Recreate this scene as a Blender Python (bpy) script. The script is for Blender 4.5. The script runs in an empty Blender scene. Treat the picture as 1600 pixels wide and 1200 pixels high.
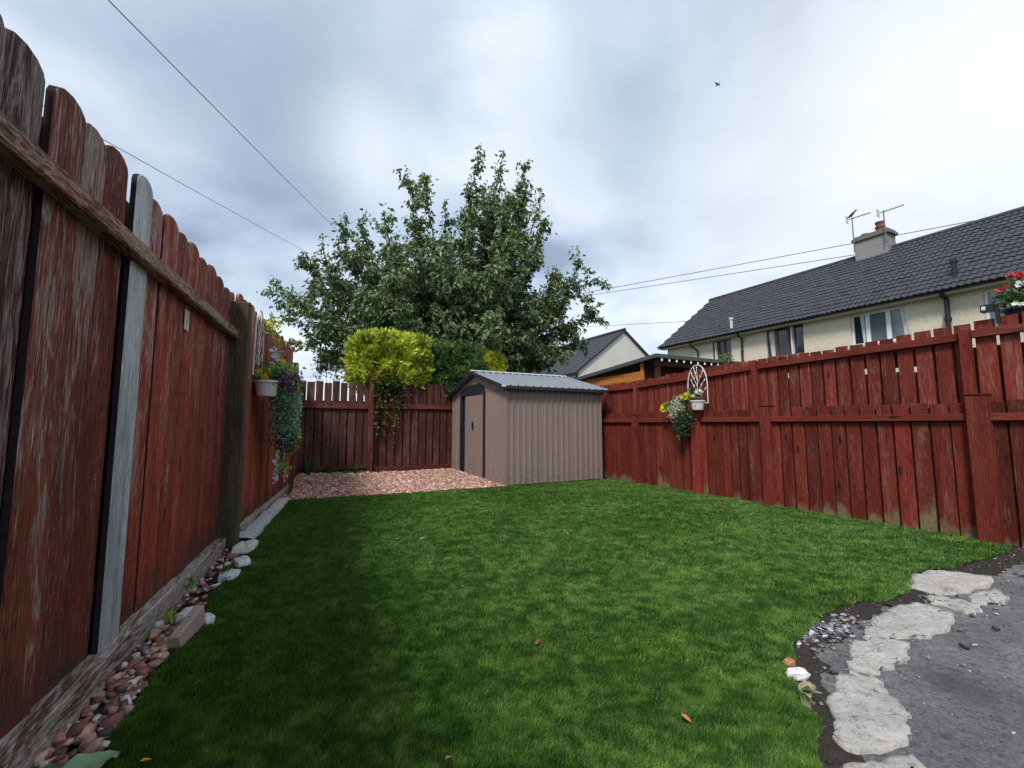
import bpy, math, random
import numpy as np
from mathutils import Vector, Matrix

# ------------------------------------------------------------------ camera, sky, sun, exposure
sc = bpy.context.scene
COL = sc.collection
F_PX, CAM_H, YAW = 680.0, 1.10, math.radians(27.46)
TILT = math.atan(63.0 / F_PX)
cam_d = bpy.data.cameras.new("camera")
cam_d.sensor_width = 36.0
cam_d.lens = 36.0 * F_PX / 1600.0
cam_d.clip_start = 0.05
cam_d.clip_end = 2000.0
cam = bpy.data.objects.new("camera", cam_d)
COL.objects.link(cam)
cam.location = (0, 0, CAM_H)
cam.rotation_euler = (math.radians(90) + TILT, 0, -YAW)
sc.camera = cam

SUN_EL, SUN_AZ = math.radians(49), math.radians(230)      # azimuth clockwise from +Y
world = bpy.data.worlds.new("World")
sc.world = world
world.use_nodes = True

def build_world():
    nt = world.node_tree
    nt.nodes.clear()
    N, L = nt.nodes.new, nt.links.new
    out = N("ShaderNodeOutputWorld")
    bg = N("ShaderNodeBackground")
    bg.inputs["Strength"].default_value = 0.085
    L(bg.outputs[0], out.inputs[0])
    sky = N("ShaderNodeTexSky")
    sky.sky_type = 'NISHITA'
    sky.sun_disc = False
    sky.sun_elevation = SUN_EL
    sky.sun_rotation = SUN_AZ
    tc = N("ShaderNodeTexCoord")
    sep = N("ShaderNodeSeparateXYZ")
    L(tc.outputs["Generated"], sep.inputs[0])
    # project the view direction on a flat cloud deck
    za = N("ShaderNodeMath"); za.operation = 'ADD'; za.inputs[1].default_value = 0.32
    zm = N("ShaderNodeMath"); zm.operation = 'MAXIMUM'; zm.inputs[1].default_value = 0.0
    L(sep.outputs[2], zm.inputs[0]); L(zm.outputs[0], za.inputs[0])
    dx = N("ShaderNodeMath"); dx.operation = 'DIVIDE'
    dy = N("ShaderNodeMath"); dy.operation = 'DIVIDE'
    L(sep.outputs[0], dx.inputs[0]); L(za.outputs[0], dx.inputs[1])
    L(sep.outputs[1], dy.inputs[0]); L(za.outputs[0], dy.inputs[1])
    cmb = N("ShaderNodeCombineXYZ")
    L(dx.outputs[0], cmb.inputs[0]); L(dy.outputs[0], cmb.inputs[1])
    mp = N("ShaderNodeMapping"); mp.inputs["Rotation"].default_value = (0, 0, math.radians(-62))
    mp.inputs["Scale"].default_value = (0.9, 1.0, 1)
    mp.inputs["Location"].default_value = SKY_OFF
    L(cmb.outputs[0], mp.inputs[0])
    n1 = N("ShaderNodeTexNoise"); n1.inputs["Scale"].default_value = 1.7
    n1.inputs["Detail"].default_value = 5.0; n1.inputs["Roughness"].default_value = 0.50
    n1.inputs["Distortion"].default_value = 0.15
    L(mp.outputs[0], n1.inputs["Vector"])
    r1 = N("ShaderNodeValToRGB")
    e = r1.color_ramp.elements
    e[0].position = 0.37; e[0].color = (1.55, 2.0, 2.65, 1)
    e[1].position = 0.62; e[1].color = (5.0, 5.35, 5.85, 1)
    m = e.new(0.48); m.color = (3.1, 3.7, 4.55, 1)
    L(n1.outputs["Fac"], r1.inputs[0])
    # brighter cloud on the right of the view, dark bank left of centre
    def glow(direction, power):
        d = N("ShaderNodeVectorMath"); d.operation = 'DOT_PRODUCT'
        v = Vector(direction).normalized()
        d.inputs[1].default_value = v
        nrm = N("ShaderNodeVectorMath"); nrm.operation = 'NORMALIZE'
        L(tc.outputs["Generated"], nrm.inputs[0]); L(nrm.outputs[0], d.inputs[0])
        mx = N("ShaderNodeMath"); mx.operation = 'MAXIMUM'; mx.inputs[1].default_value = 0
        L(d.outputs["Value"], mx.inputs[0])
        p = N("ShaderNodeMath"); p.operation = 'POWER'; p.inputs[1].default_value = power
        L(mx.outputs[0], p.inputs[0])
        return p.outputs[0]
    def mix(fac, a, b):
        x = N("ShaderNodeMix"); x.data_type = 'RGBA'
        if isinstance(fac, float): x.inputs[0].default_value = fac
        else: L(fac, x.inputs[0])
        if isinstance(a, tuple): x.inputs[6].default_value = a
        else: L(a, x.inputs[6])
        if isinstance(b, tuple): x.inputs[7].default_value = b
        else: L(b, x.inputs[7])
        return x.outputs[2]
    def scale(v, k):
        x = N("ShaderNodeMath"); x.operation = 'MULTIPLY'; x.inputs[1].default_value = k; x.use_clamp = True
        L(v, x.inputs[0]); return x.outputs[0]
    c = r1.outputs[0]
    for d, p, k, colr in SKY_SPOTS:
        c = mix(scale(glow(d, p), k), c, colr)
    # pale, brighter air low down
    hz = N("ShaderNodeMapRange"); hz.inputs[1].default_value = 0.0; hz.inputs[2].default_value = 0.30
    hz.inputs[3].default_value = 0.65; hz.inputs[4].default_value = 0.0
    L(sep.outputs[2], hz.inputs[0])
    c = mix(hz.outputs[0], c, (5.0, 5.3, 5.7, 1))
    c = mix(0.93, sky.outputs[0], c)
    L(c, bg.inputs["Color"])

def view_dir(u, v):
    R = Vector((math.cos(YAW), -math.sin(YAW), 0)); F0 = Vector((math.sin(YAW), math.cos(YAW), 0)); Z = Vector((0, 0, 1))
    F = F0 * math.cos(TILT) + Z * math.sin(TILT); U = -F0 * math.sin(TILT) + Z * math.cos(TILT)
    return (R * (u - 800) / F_PX + U * (600 - v) / F_PX + F)

SKY_OFF = (0.35, 0.9, 0)
SKY_SPOTS = [
    (view_dir(1420, 190), 20, 0.88, (5.35, 5.5, 5.7, 1)),
    (view_dir(1180, 330), 40, 0.45, (4.9, 5.1, 5.35, 1)),
    (view_dir(430, 140), 26, 0.85, (2.0, 2.5, 3.2, 1)),
    (view_dir(960, 200), 50, 0.60, (2.35, 2.9, 3.6, 1)),
    (view_dir(580, 230), 200, 0.6, (5.3, 5.6, 6.0, 1)),
]
build_world()

sun_d = bpy.data.lights.new("sun", 'SUN')
sun_d.energy = 1.5
sun_d.angle = math.radians(14)
sun_d.color = (1.0, 0.965, 0.91)
sun = bpy.data.objects.new("sun", sun_d)
COL.objects.link(sun)
sun_dir = Vector((math.sin(SUN_AZ) * math.cos(SUN_EL), math.cos(SUN_AZ) * math.cos(SUN_EL), math.sin(SUN_EL)))
sun.rotation_euler = sun_dir.to_track_quat('Z', 'Y').to_euler()

sc.view_settings.view_transform = 'Standard'
sc.view_settings.look = 'None'
sc.view_settings.exposure = 1.25
sc.view_settings.gamma = 1.0
sc.view_settings.use_curve_mapping = False
sc.render.engine = 'CYCLES'
sc.cycles.max_bounces = 6
sc.cycles.diffuse_bounces = 3
sc.cycles.transparent_max_bounces = 8
sc.cycles.caustics_reflective = False
sc.cycles.caustics_refractive = False

rng = np.random.default_rng(11)
random.seed(11)

# ------------------------------------------------------------------ helpers
def at(u, v, fwd):
    """point seen at photo pixel (u, v), fwd metres in front of the camera"""
    d = view_dir(u, v)
    return Vector((0, 0, CAM_H)) + d * fwd

def thing(name, label, cat, loc=(0, 0, 0), group=None):
    o = bpy.data.objects.new(name, None)
    o.empty_display_size = 0.1
    COL.objects.link(o)
    o.location = loc
    o["label"] = label
    o["category"] = cat
    if group: o["group"] = group
    return o

def tag(o, label=None, cat=None, group=None, kind=None):
    if label: o["label"] = label
    if cat: o["category"] = cat
    if group: o["group"] = group
    if kind: o["kind"] = kind
    return o

WPOS = {}
def link(name, me, mat=None, parent=None, loc=None):
    o = bpy.data.objects.new(name, me)
    COL.objects.link(o)
    if mat is not None and len(me.materials) == 0:
        me.materials.append(mat)
    w = Vector(loc) if loc is not None else Vector((0, 0, 0))
    if parent is not None:
        # parts are written in world coordinates, whatever the base point of their thing
        o.parent = parent
        o.matrix_parent_inverse = Matrix.Translation(-(WPOS[parent.name] if parent.name in WPOS else Vector(parent.location)))
    o.location = w
    WPOS[o.name] = w
    return o

def mesh(name, V, Fc, mat=None, parent=None, smooth=False, loc=None):
    me = bpy.data.meshes.new(name)
    me.from_pydata([tuple(v) for v in V], [], Fc)
    if smooth:
        me.polygons.foreach_set("use_smooth", [True] * len(me.polygons))
    me.update()
    return link(name, me, mat, parent, loc)

def np_mesh(name, V, Fc, mat, parent=None, col=None, smooth=False):
    """fast mesh from numpy arrays; Fc is (n,3); col (nv,3) point colours"""
    me = bpy.data.meshes.new(name)
    V = np.ascontiguousarray(V, dtype=np.float32); Fc = np.ascontiguousarray(Fc, dtype=np.int32)
    nv, nf, k = len(V), len(Fc), Fc.shape[1]
    me.vertices.add(nv); me.vertices.foreach_set("co", V.ravel())
    me.loops.add(nf * k); me.loops.foreach_set("vertex_index", Fc.ravel())
    me.polygons.add(nf)
    me.polygons.foreach_set("loop_start", np.arange(0, nf * k, k, dtype=np.int32))
    me.polygons.foreach_set("loop_total", np.full(nf, k, dtype=np.int32))
    if smooth:
        me.polygons.foreach_set("use_smooth", np.ones(nf, dtype=bool))
    if col is not None:
        a = me.attributes.new("col", 'FLOAT_COLOR', 'POINT')
        c4 = np.ones((nv, 4), dtype=np.float32); c4[:, :3] = col
        a.data.foreach_set("color", c4.ravel())
    me.update(calc_edges=True)
    me.validate()
    return link(name, me, mat, parent)

class MB:
    """collects boxes, tubes and free faces into ONE mesh"""
    def __init__(s): s.V = []; s.F = []
    def add(s, V, Fc):
        b = len(s.V); s.V += [Vector(v) for v in V]; s.F += [tuple(i + b for i in f) for f in Fc]; return s
    def box(s, lo, hi):
        x0, y0, z0 = lo; x1, y1, z1 = hi
        return s.add([(x0,y0,z0),(x1,y0,z0),(x1,y1,z0),(x0,y1,z0),(x0,y0,z1),(x1,y0,z1),(x1,y1,z1),(x0,y1,z1)],
                     [(0,3,2,1),(4,5,6,7),(0,1,5,4),(1,2,6,5),(2,3,7,6),(3,0,4,7)])
    def tube(s, pts, r, n=6, r_end=None, cap=True):
        pts = [Vector(p) for p in pts]; b = len(s.V); m = len(pts)
        up = Vector((0, 0, 1))
        for i, p in enumerate(pts):
            t = (pts[min(i+1, m-1)] - pts[max(i-1, 0)]).normalized()
            a = t.cross(up)
            if a.length < 1e-3: a = t.cross(Vector((1, 0, 0)))
            a.normalize(); c = t.cross(a)
            rr = r if r_end is None else r + (r_end - r) * i / (m - 1)
            for k in range(n):
                q = 2 * math.pi * k / n
                s.V.append(p + a * math.cos(q) * rr + c * math.sin(q) * rr)
        for i in range(m - 1):
            for k in range(n):
                k2 = (k + 1) % n
                s.F.append((b+i*n+k, b+i*n+k2, b+(i+1)*n+k2, b+(i+1)*n+k))
        if cap:
            s.F.append(tuple(b + k for k in range(n))[::-1]); s.F.append(tuple(b + (m-1)*n + k for k in range(n)))
        return s
    def lathe(s, c, prof, n=16, sy=1.0):
        b = len(s.V); c = Vector(c)
        for r, z in prof:
            for k in range(n):
                q = 2 * math.pi * k / n
                s.V.append(c + Vector((r * math.cos(q), r * sy * math.sin(q), z)))
        for i in range(len(prof) - 1):
            for k in range(n):
                k2 = (k + 1) % n
                s.F.append((b+i*n+k, b+i*n+k2, b+(i+1)*n+k2, b+(i+1)*n+k))
        return s
    def build(s, name, mat, parent=None, smooth=False):
        return mesh(name, s.V, s.F, mat, parent, smooth)

def plank(name, parent, mat, O, d, n, outline, t, ch=0.003, up=(0, 0, 1), color=None, edge=None):
    """outline (a, b) in the d / up plane, thickness t towards n, front edges chamfered"""
    O, d, n, up = Vector(O), Vector(d), Vector(n), Vector(up)
    N = len(outline)
    ca = sum(a for a, b in outline) / N; cb = sum(b for a, b in outline) / N
    a0 = min(a for a, b in outline); a1 = max(a for a, b in outline)
    b0 = min(b for a, b in outline); b1 = max(b for a, b in outline)
    def P(a, b, h): return O + d * a + up * b + n * h
    V = []
    for a, b in outline: V.append(P(a, b, 0))
    for a, b in outline: V.append(P(a, b, t - ch))
    for a, b in outline:
        ka = ca + (a - ca) * (1 - 2 * ch / max(a1 - a0, 1e-4)); kb = cb + (b - cb) * (1 - 2 * ch / max(b1 - b0, 1e-4))
        V.append(P(ka, kb, t))
    Fc = [tuple(range(N))[::-1], tuple(range(2 * N, 3 * N))]
    for i in range(N):
        j = (i + 1) % N
        Fc.append((i, j, N + j, N + i)); Fc.append((N + i, N + j, 2*N + j, 2*N + i))
    if d.cross(up).dot(n) < 0:
        Fc = [f[::-1] for f in Fc]
    o = mesh(name, V, Fc, mat, parent)
    if color is not None: o.color = color
    if edge is not None:      # side edges take the near-black gap shade colour
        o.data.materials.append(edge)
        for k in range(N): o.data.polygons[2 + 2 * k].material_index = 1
    return o

def rect(a0, a1, b0, b1): return [(a0, b0), (a1, b0), (a1, b1), (a0, b1)]

# ------------------------------------------------------------------ materials
def nmat(name):
    m = bpy.data.materials.new(name); m.use_nodes = True
    nt = m.node_tree; nt.nodes.clear()
    return m, nt, nt.nodes.new, nt.links.new

class NB:
    """small node builder"""
    def __init__(s, name):
        s.m, s.nt, s.N, s.L = nmat(name)
        s.out = s.N("ShaderNodeOutputMaterial"); s.bsdf = s.N("ShaderNodeBsdfPrincipled")
        s.L(s.bsdf.outputs[0], s.out.inputs[0])
        s.tc = s.N("ShaderNodeTexCoord")
    def put(s, v, sock):
        if hasattr(v, "is_linked") or isinstance(v, bpy.types.NodeSocket): s.L(v, sock)
        elif isinstance(v, tuple) and len(v) == 3 and sock.type == 'RGBA': sock.default_value = (*v, 1)
        else: sock.default_value = v
    def math(s, op, a, b=None, clamp=False):
        n = s.N("ShaderNodeMath"); n.operation = op; n.use_clamp = clamp
        s.put(a, n.inputs[0])
        if b is not None: s.put(b, n.inputs[1])
        return n.outputs[0]
    def mix(s, f, a, b, mode='MIX'):
        n = s.N("ShaderNodeMix"); n.data_type = 'RGBA'; n.blend_type = mode
        s.put(f, n.inputs[0]); s.put(a, n.inputs[6]); s.put(b, n.inputs[7]); return n.outputs[2]
    def vmath(s, op, a, b):
        n = s.N("ShaderNodeVectorMath"); n.operation = op
        s.put(a, n.inputs[0]); s.put(b, n.inputs[1]); return n.outputs[0]
    def noise(s, vec, scale, detail=4, rough=0.55, dist=0.0, col=False):
        n = s.N("ShaderNodeTexNoise"); n.inputs["Scale"].default_value = scale
        n.inputs["Detail"].default_value = detail; n.inputs["Roughness"].default_value = rough
        n.inputs["Distortion"].default_value = dist
        s.put(vec, n.inputs["Vector"]); return n.outputs[1 if col else 0]
    def ramp(s, f, a, b, c0=0.0, c1=1.0):
        n = s.N("ShaderNodeMapRange"); n.clamp = True
        s.put(f, n.inputs[0]); s.put(a, n.inputs[1]); s.put(b, n.inputs[2]); s.put(c0, n.inputs[3]); s.put(c1, n.inputs[4])
        return n.outputs[0]
    def sep(s, v):
        n = s.N("ShaderNodeSeparateXYZ"); s.put(v, n.inputs[0]); return n.outputs
    def bump(s, h, strength=0.3, dist=0.01):
        n = s.N("ShaderNodeBump"); n.inputs["Strength"].default_value = strength; n.inputs["Distance"].default_value = dist
        s.put(h, n.inputs["Height"]); s.L(n.outputs[0], s.bsdf.inputs["Normal"])
    def fin(s, color, rough=0.7, spec=0.3, metal=0.0):
        s.put(color, s.bsdf.inputs["Base Color"]); s.put(rough, s.bsdf.inputs["Roughness"])
        s.bsdf.inputs["Specular IOR Level"].default_value = spec
        s.bsdf.inputs["Metallic"].default_value = metal
        return s.m

def wood(name, paint, bare, wear, grain=0.5, axis='Z', algae=0.0, top_wear=None, rough=0.75, contour=16.0, alg_z=0.3, own_wear=False, foot_dirt=False):
    b = NB(name)
    oi = b.N("ShaderNodeObjectInfo")
    off = b.vmath('SCALE', (37.3, 53.1, 19.7), (0, 0, 0))
    rn = b.N("ShaderNodeCombineXYZ")
    b.put(b.math('MULTIPLY', oi.outputs["Random"], 37.0), rn.inputs[0])
    b.put(b.math('MULTIPLY', oi.outputs["Random"], 71.0), rn.inputs[1])
    b.put(b.math('MULTIPLY', oi.outputs["Random"], 13.0), rn.inputs[2])
    obj = b.tc.outputs["Object"]
    v = b.vmath('ADD', obj, rn.outputs[0])
    if axis == 'Z': sv, lo = (1, 1, 0.05), (1, 1, 0.15)
    elif axis == 'Y': sv, lo = (1, 0.045, 1), (1, 0.13, 1)
    else: sv, lo = (0.045, 1, 1), (0.13, 1, 1)
    vf = b.vmath('MULTIPLY', v, sv); vl = b.vmath('MULTIPLY', v, lo)
    fine = b.noise(vf, 230, 5, 0.66)
    streak = b.noise(vf, 120, 6, 0.70)
    low = b.noise(vl, 5.5, 2, 0.45, 0.3)
    kn = b.N("ShaderNodeTexVoronoi"); kn.inputs["Scale"].default_value = 4.2
    b.put(b.vmath('MULTIPLY', v, (1, 1, 0.32) if axis == 'Z' else ((1, 0.32, 1) if axis == 'Y' else (0.32, 1, 1))), kn.inputs["Vector"])
    kd = kn.outputs["Distance"]
    low = b.math('ADD', low, b.ramp(kd, 0.02, 0.34, 0.30, 0.0))
    knot = b.ramp(kd, 0.05, 0.10, 0.75, 0.0)
    cont = b.math('SINE', b.math('MULTIPLY', low, contour * 6.2832))
    cont = b.ramp(cont, -0.2, 1.0)
    cont = b.math('POWER', cont, 2.0)
    # wear: paint gone in vertical streaks, more where the contour grain stands proud
    big = b.noise(vl, 9, 4, 0.6)
    wv = b.math('ADD', b.math('MULTIPLY', streak, 0.55), b.math('MULTIPLY', big, 0.45))
    wv = b.math('ADD', wv, b.math('MULTIPLY', cont, 0.09))
    z = b.sep(obj)[2]
    if top_wear:
        wv = b.math('ADD', wv, b.ramp(z, top_wear[0], top_wear[1], 0.0, top_wear[2]))
    if own_wear:      # each board carries its own amount of wear in the alpha of its object colour
        wv = b.math('ADD', wv, b.math('SUBTRACT', oi.outputs["Alpha"], 1.0))
    wm = b.ramp(wv, 1.0 - wear - 0.02, 1.0 - wear + 0.05)
    tone = b.ramp(big, 0.25, 0.75, 0.62, 1.35)
    p = b.mix(1.0, paint, oi.outputs["Color"], 'MULTIPLY')
    tn = b.N("ShaderNodeCombineColor")
    for i in range(3): b.put(tone, tn.inputs[i])
    p = b.mix(1.0, p, tn.outputs[0], 'MULTIPLY')
    c = b.mix(b.math('MULTIPLY', wm, 0.85), p, b.mix(0.45, bare, oi.outputs["Color"], 'MULTIPLY'))
    dk = b.ramp(fine, 0.40, 0.62, 1.0 - grain, 1.0)
    dc = b.ramp(cont, 0.55, 1.0, 1.0, 1.0 - grain * 0.55)
    dkk = b.math('MULTIPLY', b.math('MULTIPLY', dk, dc), b.math('SUBTRACT', 1.0, knot))
    dn = b.N("ShaderNodeCombineColor")
    for i in range(3): b.put(dkk, dn.inputs[i])
    c = b.mix(1.0, c, dn.outputs[0], 'MULTIPLY')
    if foot_dirt:
        fd = b.math('ADD', b.ramp(z, 0.08, 0.55, 0.42, 0.0), b.math('MULTIPLY', b.noise(v, 6, 5, 0.7), 0.55))
        c = b.mix(b.ramp(fd, 0.42, 0.72, 0.0, 0.85), c, (0.030, 0.026, 0.022))
    if algae > 0:
        an = b.noise(b.vmath('MULTIPLY', v, (1, 1, 0.45)), 7.5, 5, 0.65)
        edge = b.math('SUBTRACT', b.math('ADD', b.math('MULTIPLY', an, 1.15), oi.outputs["Alpha"]), 1.0)
        base = b.ramp(z, 0.0, alg_z, 0.60 * algae, 0.0)
        a = b.ramp(b.math('ADD', base, edge), 0.58, 0.84)
        ac = b.mix(b.noise(v, 22, 4, 0.6), (0.05, 0.055, 0.018), (0.30, 0.235, 0.125))
        c = b.mix(b.math('MULTIPLY', a, 0.85), c, ac)
    hgt = b.math('ADD', b.math('MULTIPLY', fine, 0.6), b.math('ADD', b.math('MULTIPLY', cont, -0.35), b.math('MULTIPLY', streak, 0.6)))
    b.bump(hgt, 0.55, 0.004)
    return b.fin(c, rough, 0.25)

def plain(name, color, rough=0.6, spec=0.4, metal=0.0, var=0.12, scale=6.0, bump=0.0):
    b = NB(name)
    n = b.noise(b.tc.outputs["Object"], scale, 5, 0.6)
    lo = tuple(c * (1 - var) for c in color); hi = tuple(min(1, c * (1 + var)) for c in color)
    c = b.mix(n, lo, hi)
    if bump: b.bump(b.noise(b.tc.outputs["Object"], scale * 12, 4, 0.6), bump, 0.004)
    return b.fin(c, rough, spec, metal)

def attr_mat(name, rough=0.6, trans=0.0, spec=0.25, gain=(1, 1, 1)):
    b = NB(name)
    a = b.N("ShaderNodeAttribute"); a.attribute_name = "col"
    c = b.mix(1.0, a.outputs["Color"], gain, 'MULTIPLY')
    m = b.fin(c, rough, spec)
    if trans > 0:
        t = b.N("ShaderNodeBsdfTranslucent"); b.put(b.mix(1.0, c, (1.1, 1.25, 0.55), 'MULTIPLY'), t.inputs[0])
        mx = b.N("ShaderNodeMixShader"); mx.inputs[0].default_value = trans
        b.L(b.bsdf.outputs[0], mx.inputs[1]); b.L(t.outputs[0], mx.inputs[2]); b.L(mx.outputs[0], b.out.inputs[0])
    return m

M = {}
M['left'] = wood("stained_boards_weathered", (0.330, 0.070, 0.042), (0.62, 0.47, 0.42), 0.388, 0.72, 'Z', 0.0, (0.3, 2.25, 0.11), contour=17, own_wear=True, foot_dirt=True)
M['gap_shade_edge'] = plain("gap_shade_board_edge", (0.030, 0.022, 0.022), 0.95, 0.1, 0, 0.5, 30)  # near black, puts the shade of the gaps on the board sides
M['left_rail'] = wood("stained_rail_weathered", (0.22, 0.070, 0.048), (0.54, 0.40, 0.31), 0.50, 0.6, 'Y', 0.0)
M['grey_wood'] = wood("bare_grey_board", (0.56, 0.58, 0.59), (0.78, 0.80, 0.80), 0.47, 0.42, 'Z', contour=9)
M['old_post'] = wood("old_post_greenish", (0.075, 0.050, 0.032), (0.11, 0.10, 0.055), 0.5, 0.5, 'Z', contour=7)
M['base_timber'] = wood("base_timber_bleached", (0.20, 0.10, 0.07), (0.58, 0.53, 0.45), 0.53, 0.6, 'Y', contour=9)
M['red'] = wood("red_stained_boards", (0.215, 0.030, 0.017), (0.26, 0.12, 0.085), 0.405, 0.58, 'Z', 1.0, contour=10)
M['red_rail'] = wood("red_stained_rail", (0.205, 0.031, 0.018), (0.20, 0.075, 0.05), 0.40, 0.40, 'Y', 1.0, contour=6)
M['red_up'] = wood("red_stained_upper_boards", (0.225, 0.033, 0.019), (0.34, 0.17, 0.12), 0.415, 0.58, 'Z', 0.35, contour=10)
M['back'] = wood("brown_red_back_boards", (0.085, 0.023, 0.018), (0.15, 0.095, 0.075), 0.43, 0.45, 'Z', 1.0, contour=7, alg_z=0.4)
M['back_rail'] = wood("brown_red_back_rail", (0.125, 0.028, 0.020), (0.17, 0.09, 0.07), 0.42, 0.4, 'X', 0.0, contour=6)
M['soil'] = plain("dark_soil", (0.030, 0.027, 0.026), 0.95, 0.1, 0, 0.6, 9, 0.6)
M['ground'] = plain("rough_ground", (0.06, 0.07, 0.03), 0.95, 0.1, 0, 0.5, 1.2, 0.4)
M['turf'] = plain("turf_backing", (0.016, 0.030, 0.008), 0.95, 0.1, 0, 0.5, 25, 0.5)
M['blade'] = attr_mat("grass_blades", 0.48, 0.25, 0.3)
M['stone'] = attr_mat("chippings", 0.85, 0, 0.2)
M['leaf'] = attr_mat("tree_leaves", 0.42, 0.22, 0.42)
M['conifer'] = attr_mat("conifer_sprays", 0.6, 0.22, 0.2)
M['petal'] = attr_mat("petals_and_leaves", 0.55, 0.25, 0.2)
M['bark'] = plain("bark", (0.085, 0.068, 0.055), 0.9, 0.15, 0, 0.4, 8, 0.6)
M['white_metal'] = plain("white_painted_metal", (0.72, 0.70, 0.68), 0.45, 0.4)
M['white_pot'] = plain("white_plastic_pot", (0.62, 0.60, 0.58), 0.5, 0.4, 0, 0.15, 14)
M['black'] = plain("black_plastic", (0.012, 0.013, 0.016), 0.4, 0.4)
M['dark_recess'] = plain("dark_door_frame", (0.016, 0.018, 0.026), 0.5, 0.35)
M['trim'] = plain("pale_trim", (0.55, 0.53, 0.49), 0.6, 0.3, 0, 0.15, 10)
M['cable'] = plain("cable_rubber", (0.03, 0.032, 0.04), 0.6, 0.3)

# ------------------------------------------------------------------ ground
def poly_sheet(name, pts, z, mat, parent=None):
    return mesh(name, [(x, y, z) for x, y in pts], [tuple(range(len(pts)))], mat, parent)

g = poly_sheet("ground", [(-400, -400), (400, -400), (400, 400), (-400, 400)], -0.03, M['ground'])
tag(g, "rough open ground around the garden", kind="structure")
s = poly_sheet("soil", [(-1.0, -3), (6.1, -3), (6.1, 10.2), (-0.9, 10.2)], -0.02, M['soil'])
tag(s, "dark bare soil under the garden edges", kind="structure")

LAWN = [(-0.56, -1.2), (-0.52, 0.8), (-0.50, 1.6), (-0.49, 2.27), (-0.45, 2.8), (-0.38, 3.49), (-0.28, 4.57), (-0.17, 5.8), (-0.07, 6.85), (-0.03, 7.2),
        (0.5, 7.17), (1.4, 7.06), (2.5, 7.06), (3.3, 7.0), (3.5, 6.955), (5.60, 6.93), (5.86, 6.92), (5.86, 1.56), (5.72, 1.49), (5.3, 1.47), (4.75, 1.50), (4.4, 1.58), (4.15, 1.60),
        (3.56, 1.43), (3.1, 1.52), (2.79, 1.50), (2.37, 1.40), (2.05, 1.24), (1.85, 1.10), (1.58, 0.88), (1.25, 0.45), (0.95, -0.2), (0.8, -1.2)]
lawn = poly_sheet("lawn", LAWN, 0.0, M['turf'])
tag(lawn, "artificial turf lawn filling the garden between the fences", kind="structure")

def in_poly(px, py, poly):
    inside = np.zeros(len(px), dtype=bool); n = len(poly)
    for i in range(n):
        x0, y0 = poly[i]; x1, y1 = poly[(i + 1) % n]
        if y0 == y1: continue
        c = ((y0 > py) != (y1 > py)) & (px < (x1 - x0) * (py - y0) / (y1 - y0) + x0)
        inside ^= c
    return inside

def vnoise(x, y, scale, seed):
    """cheap smooth value noise"""
    r = np.random.default_rng(seed); T = r.random((64, 64))
    u = x * scale + 1000; w = y * scale + 1000
    i = np.floor(u).astype(int); j = np.floor(w).astype(int); fu = u - i; fw = w - j
    fu = fu * fu * (3 - 2 * fu); fw = fw * fw * (3 - 2 * fw)
    a = T[i % 64, j % 64]; b = T[(i + 1) % 64, j % 64]; c = T[i % 64, (j + 1) % 64]; d = T[(i + 1) % 64, (j + 1) % 64]
    return (a * (1 - fu) + b * fu) * (1 - fw) + (c * (1 - fu) + d * fu) * fw

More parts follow.
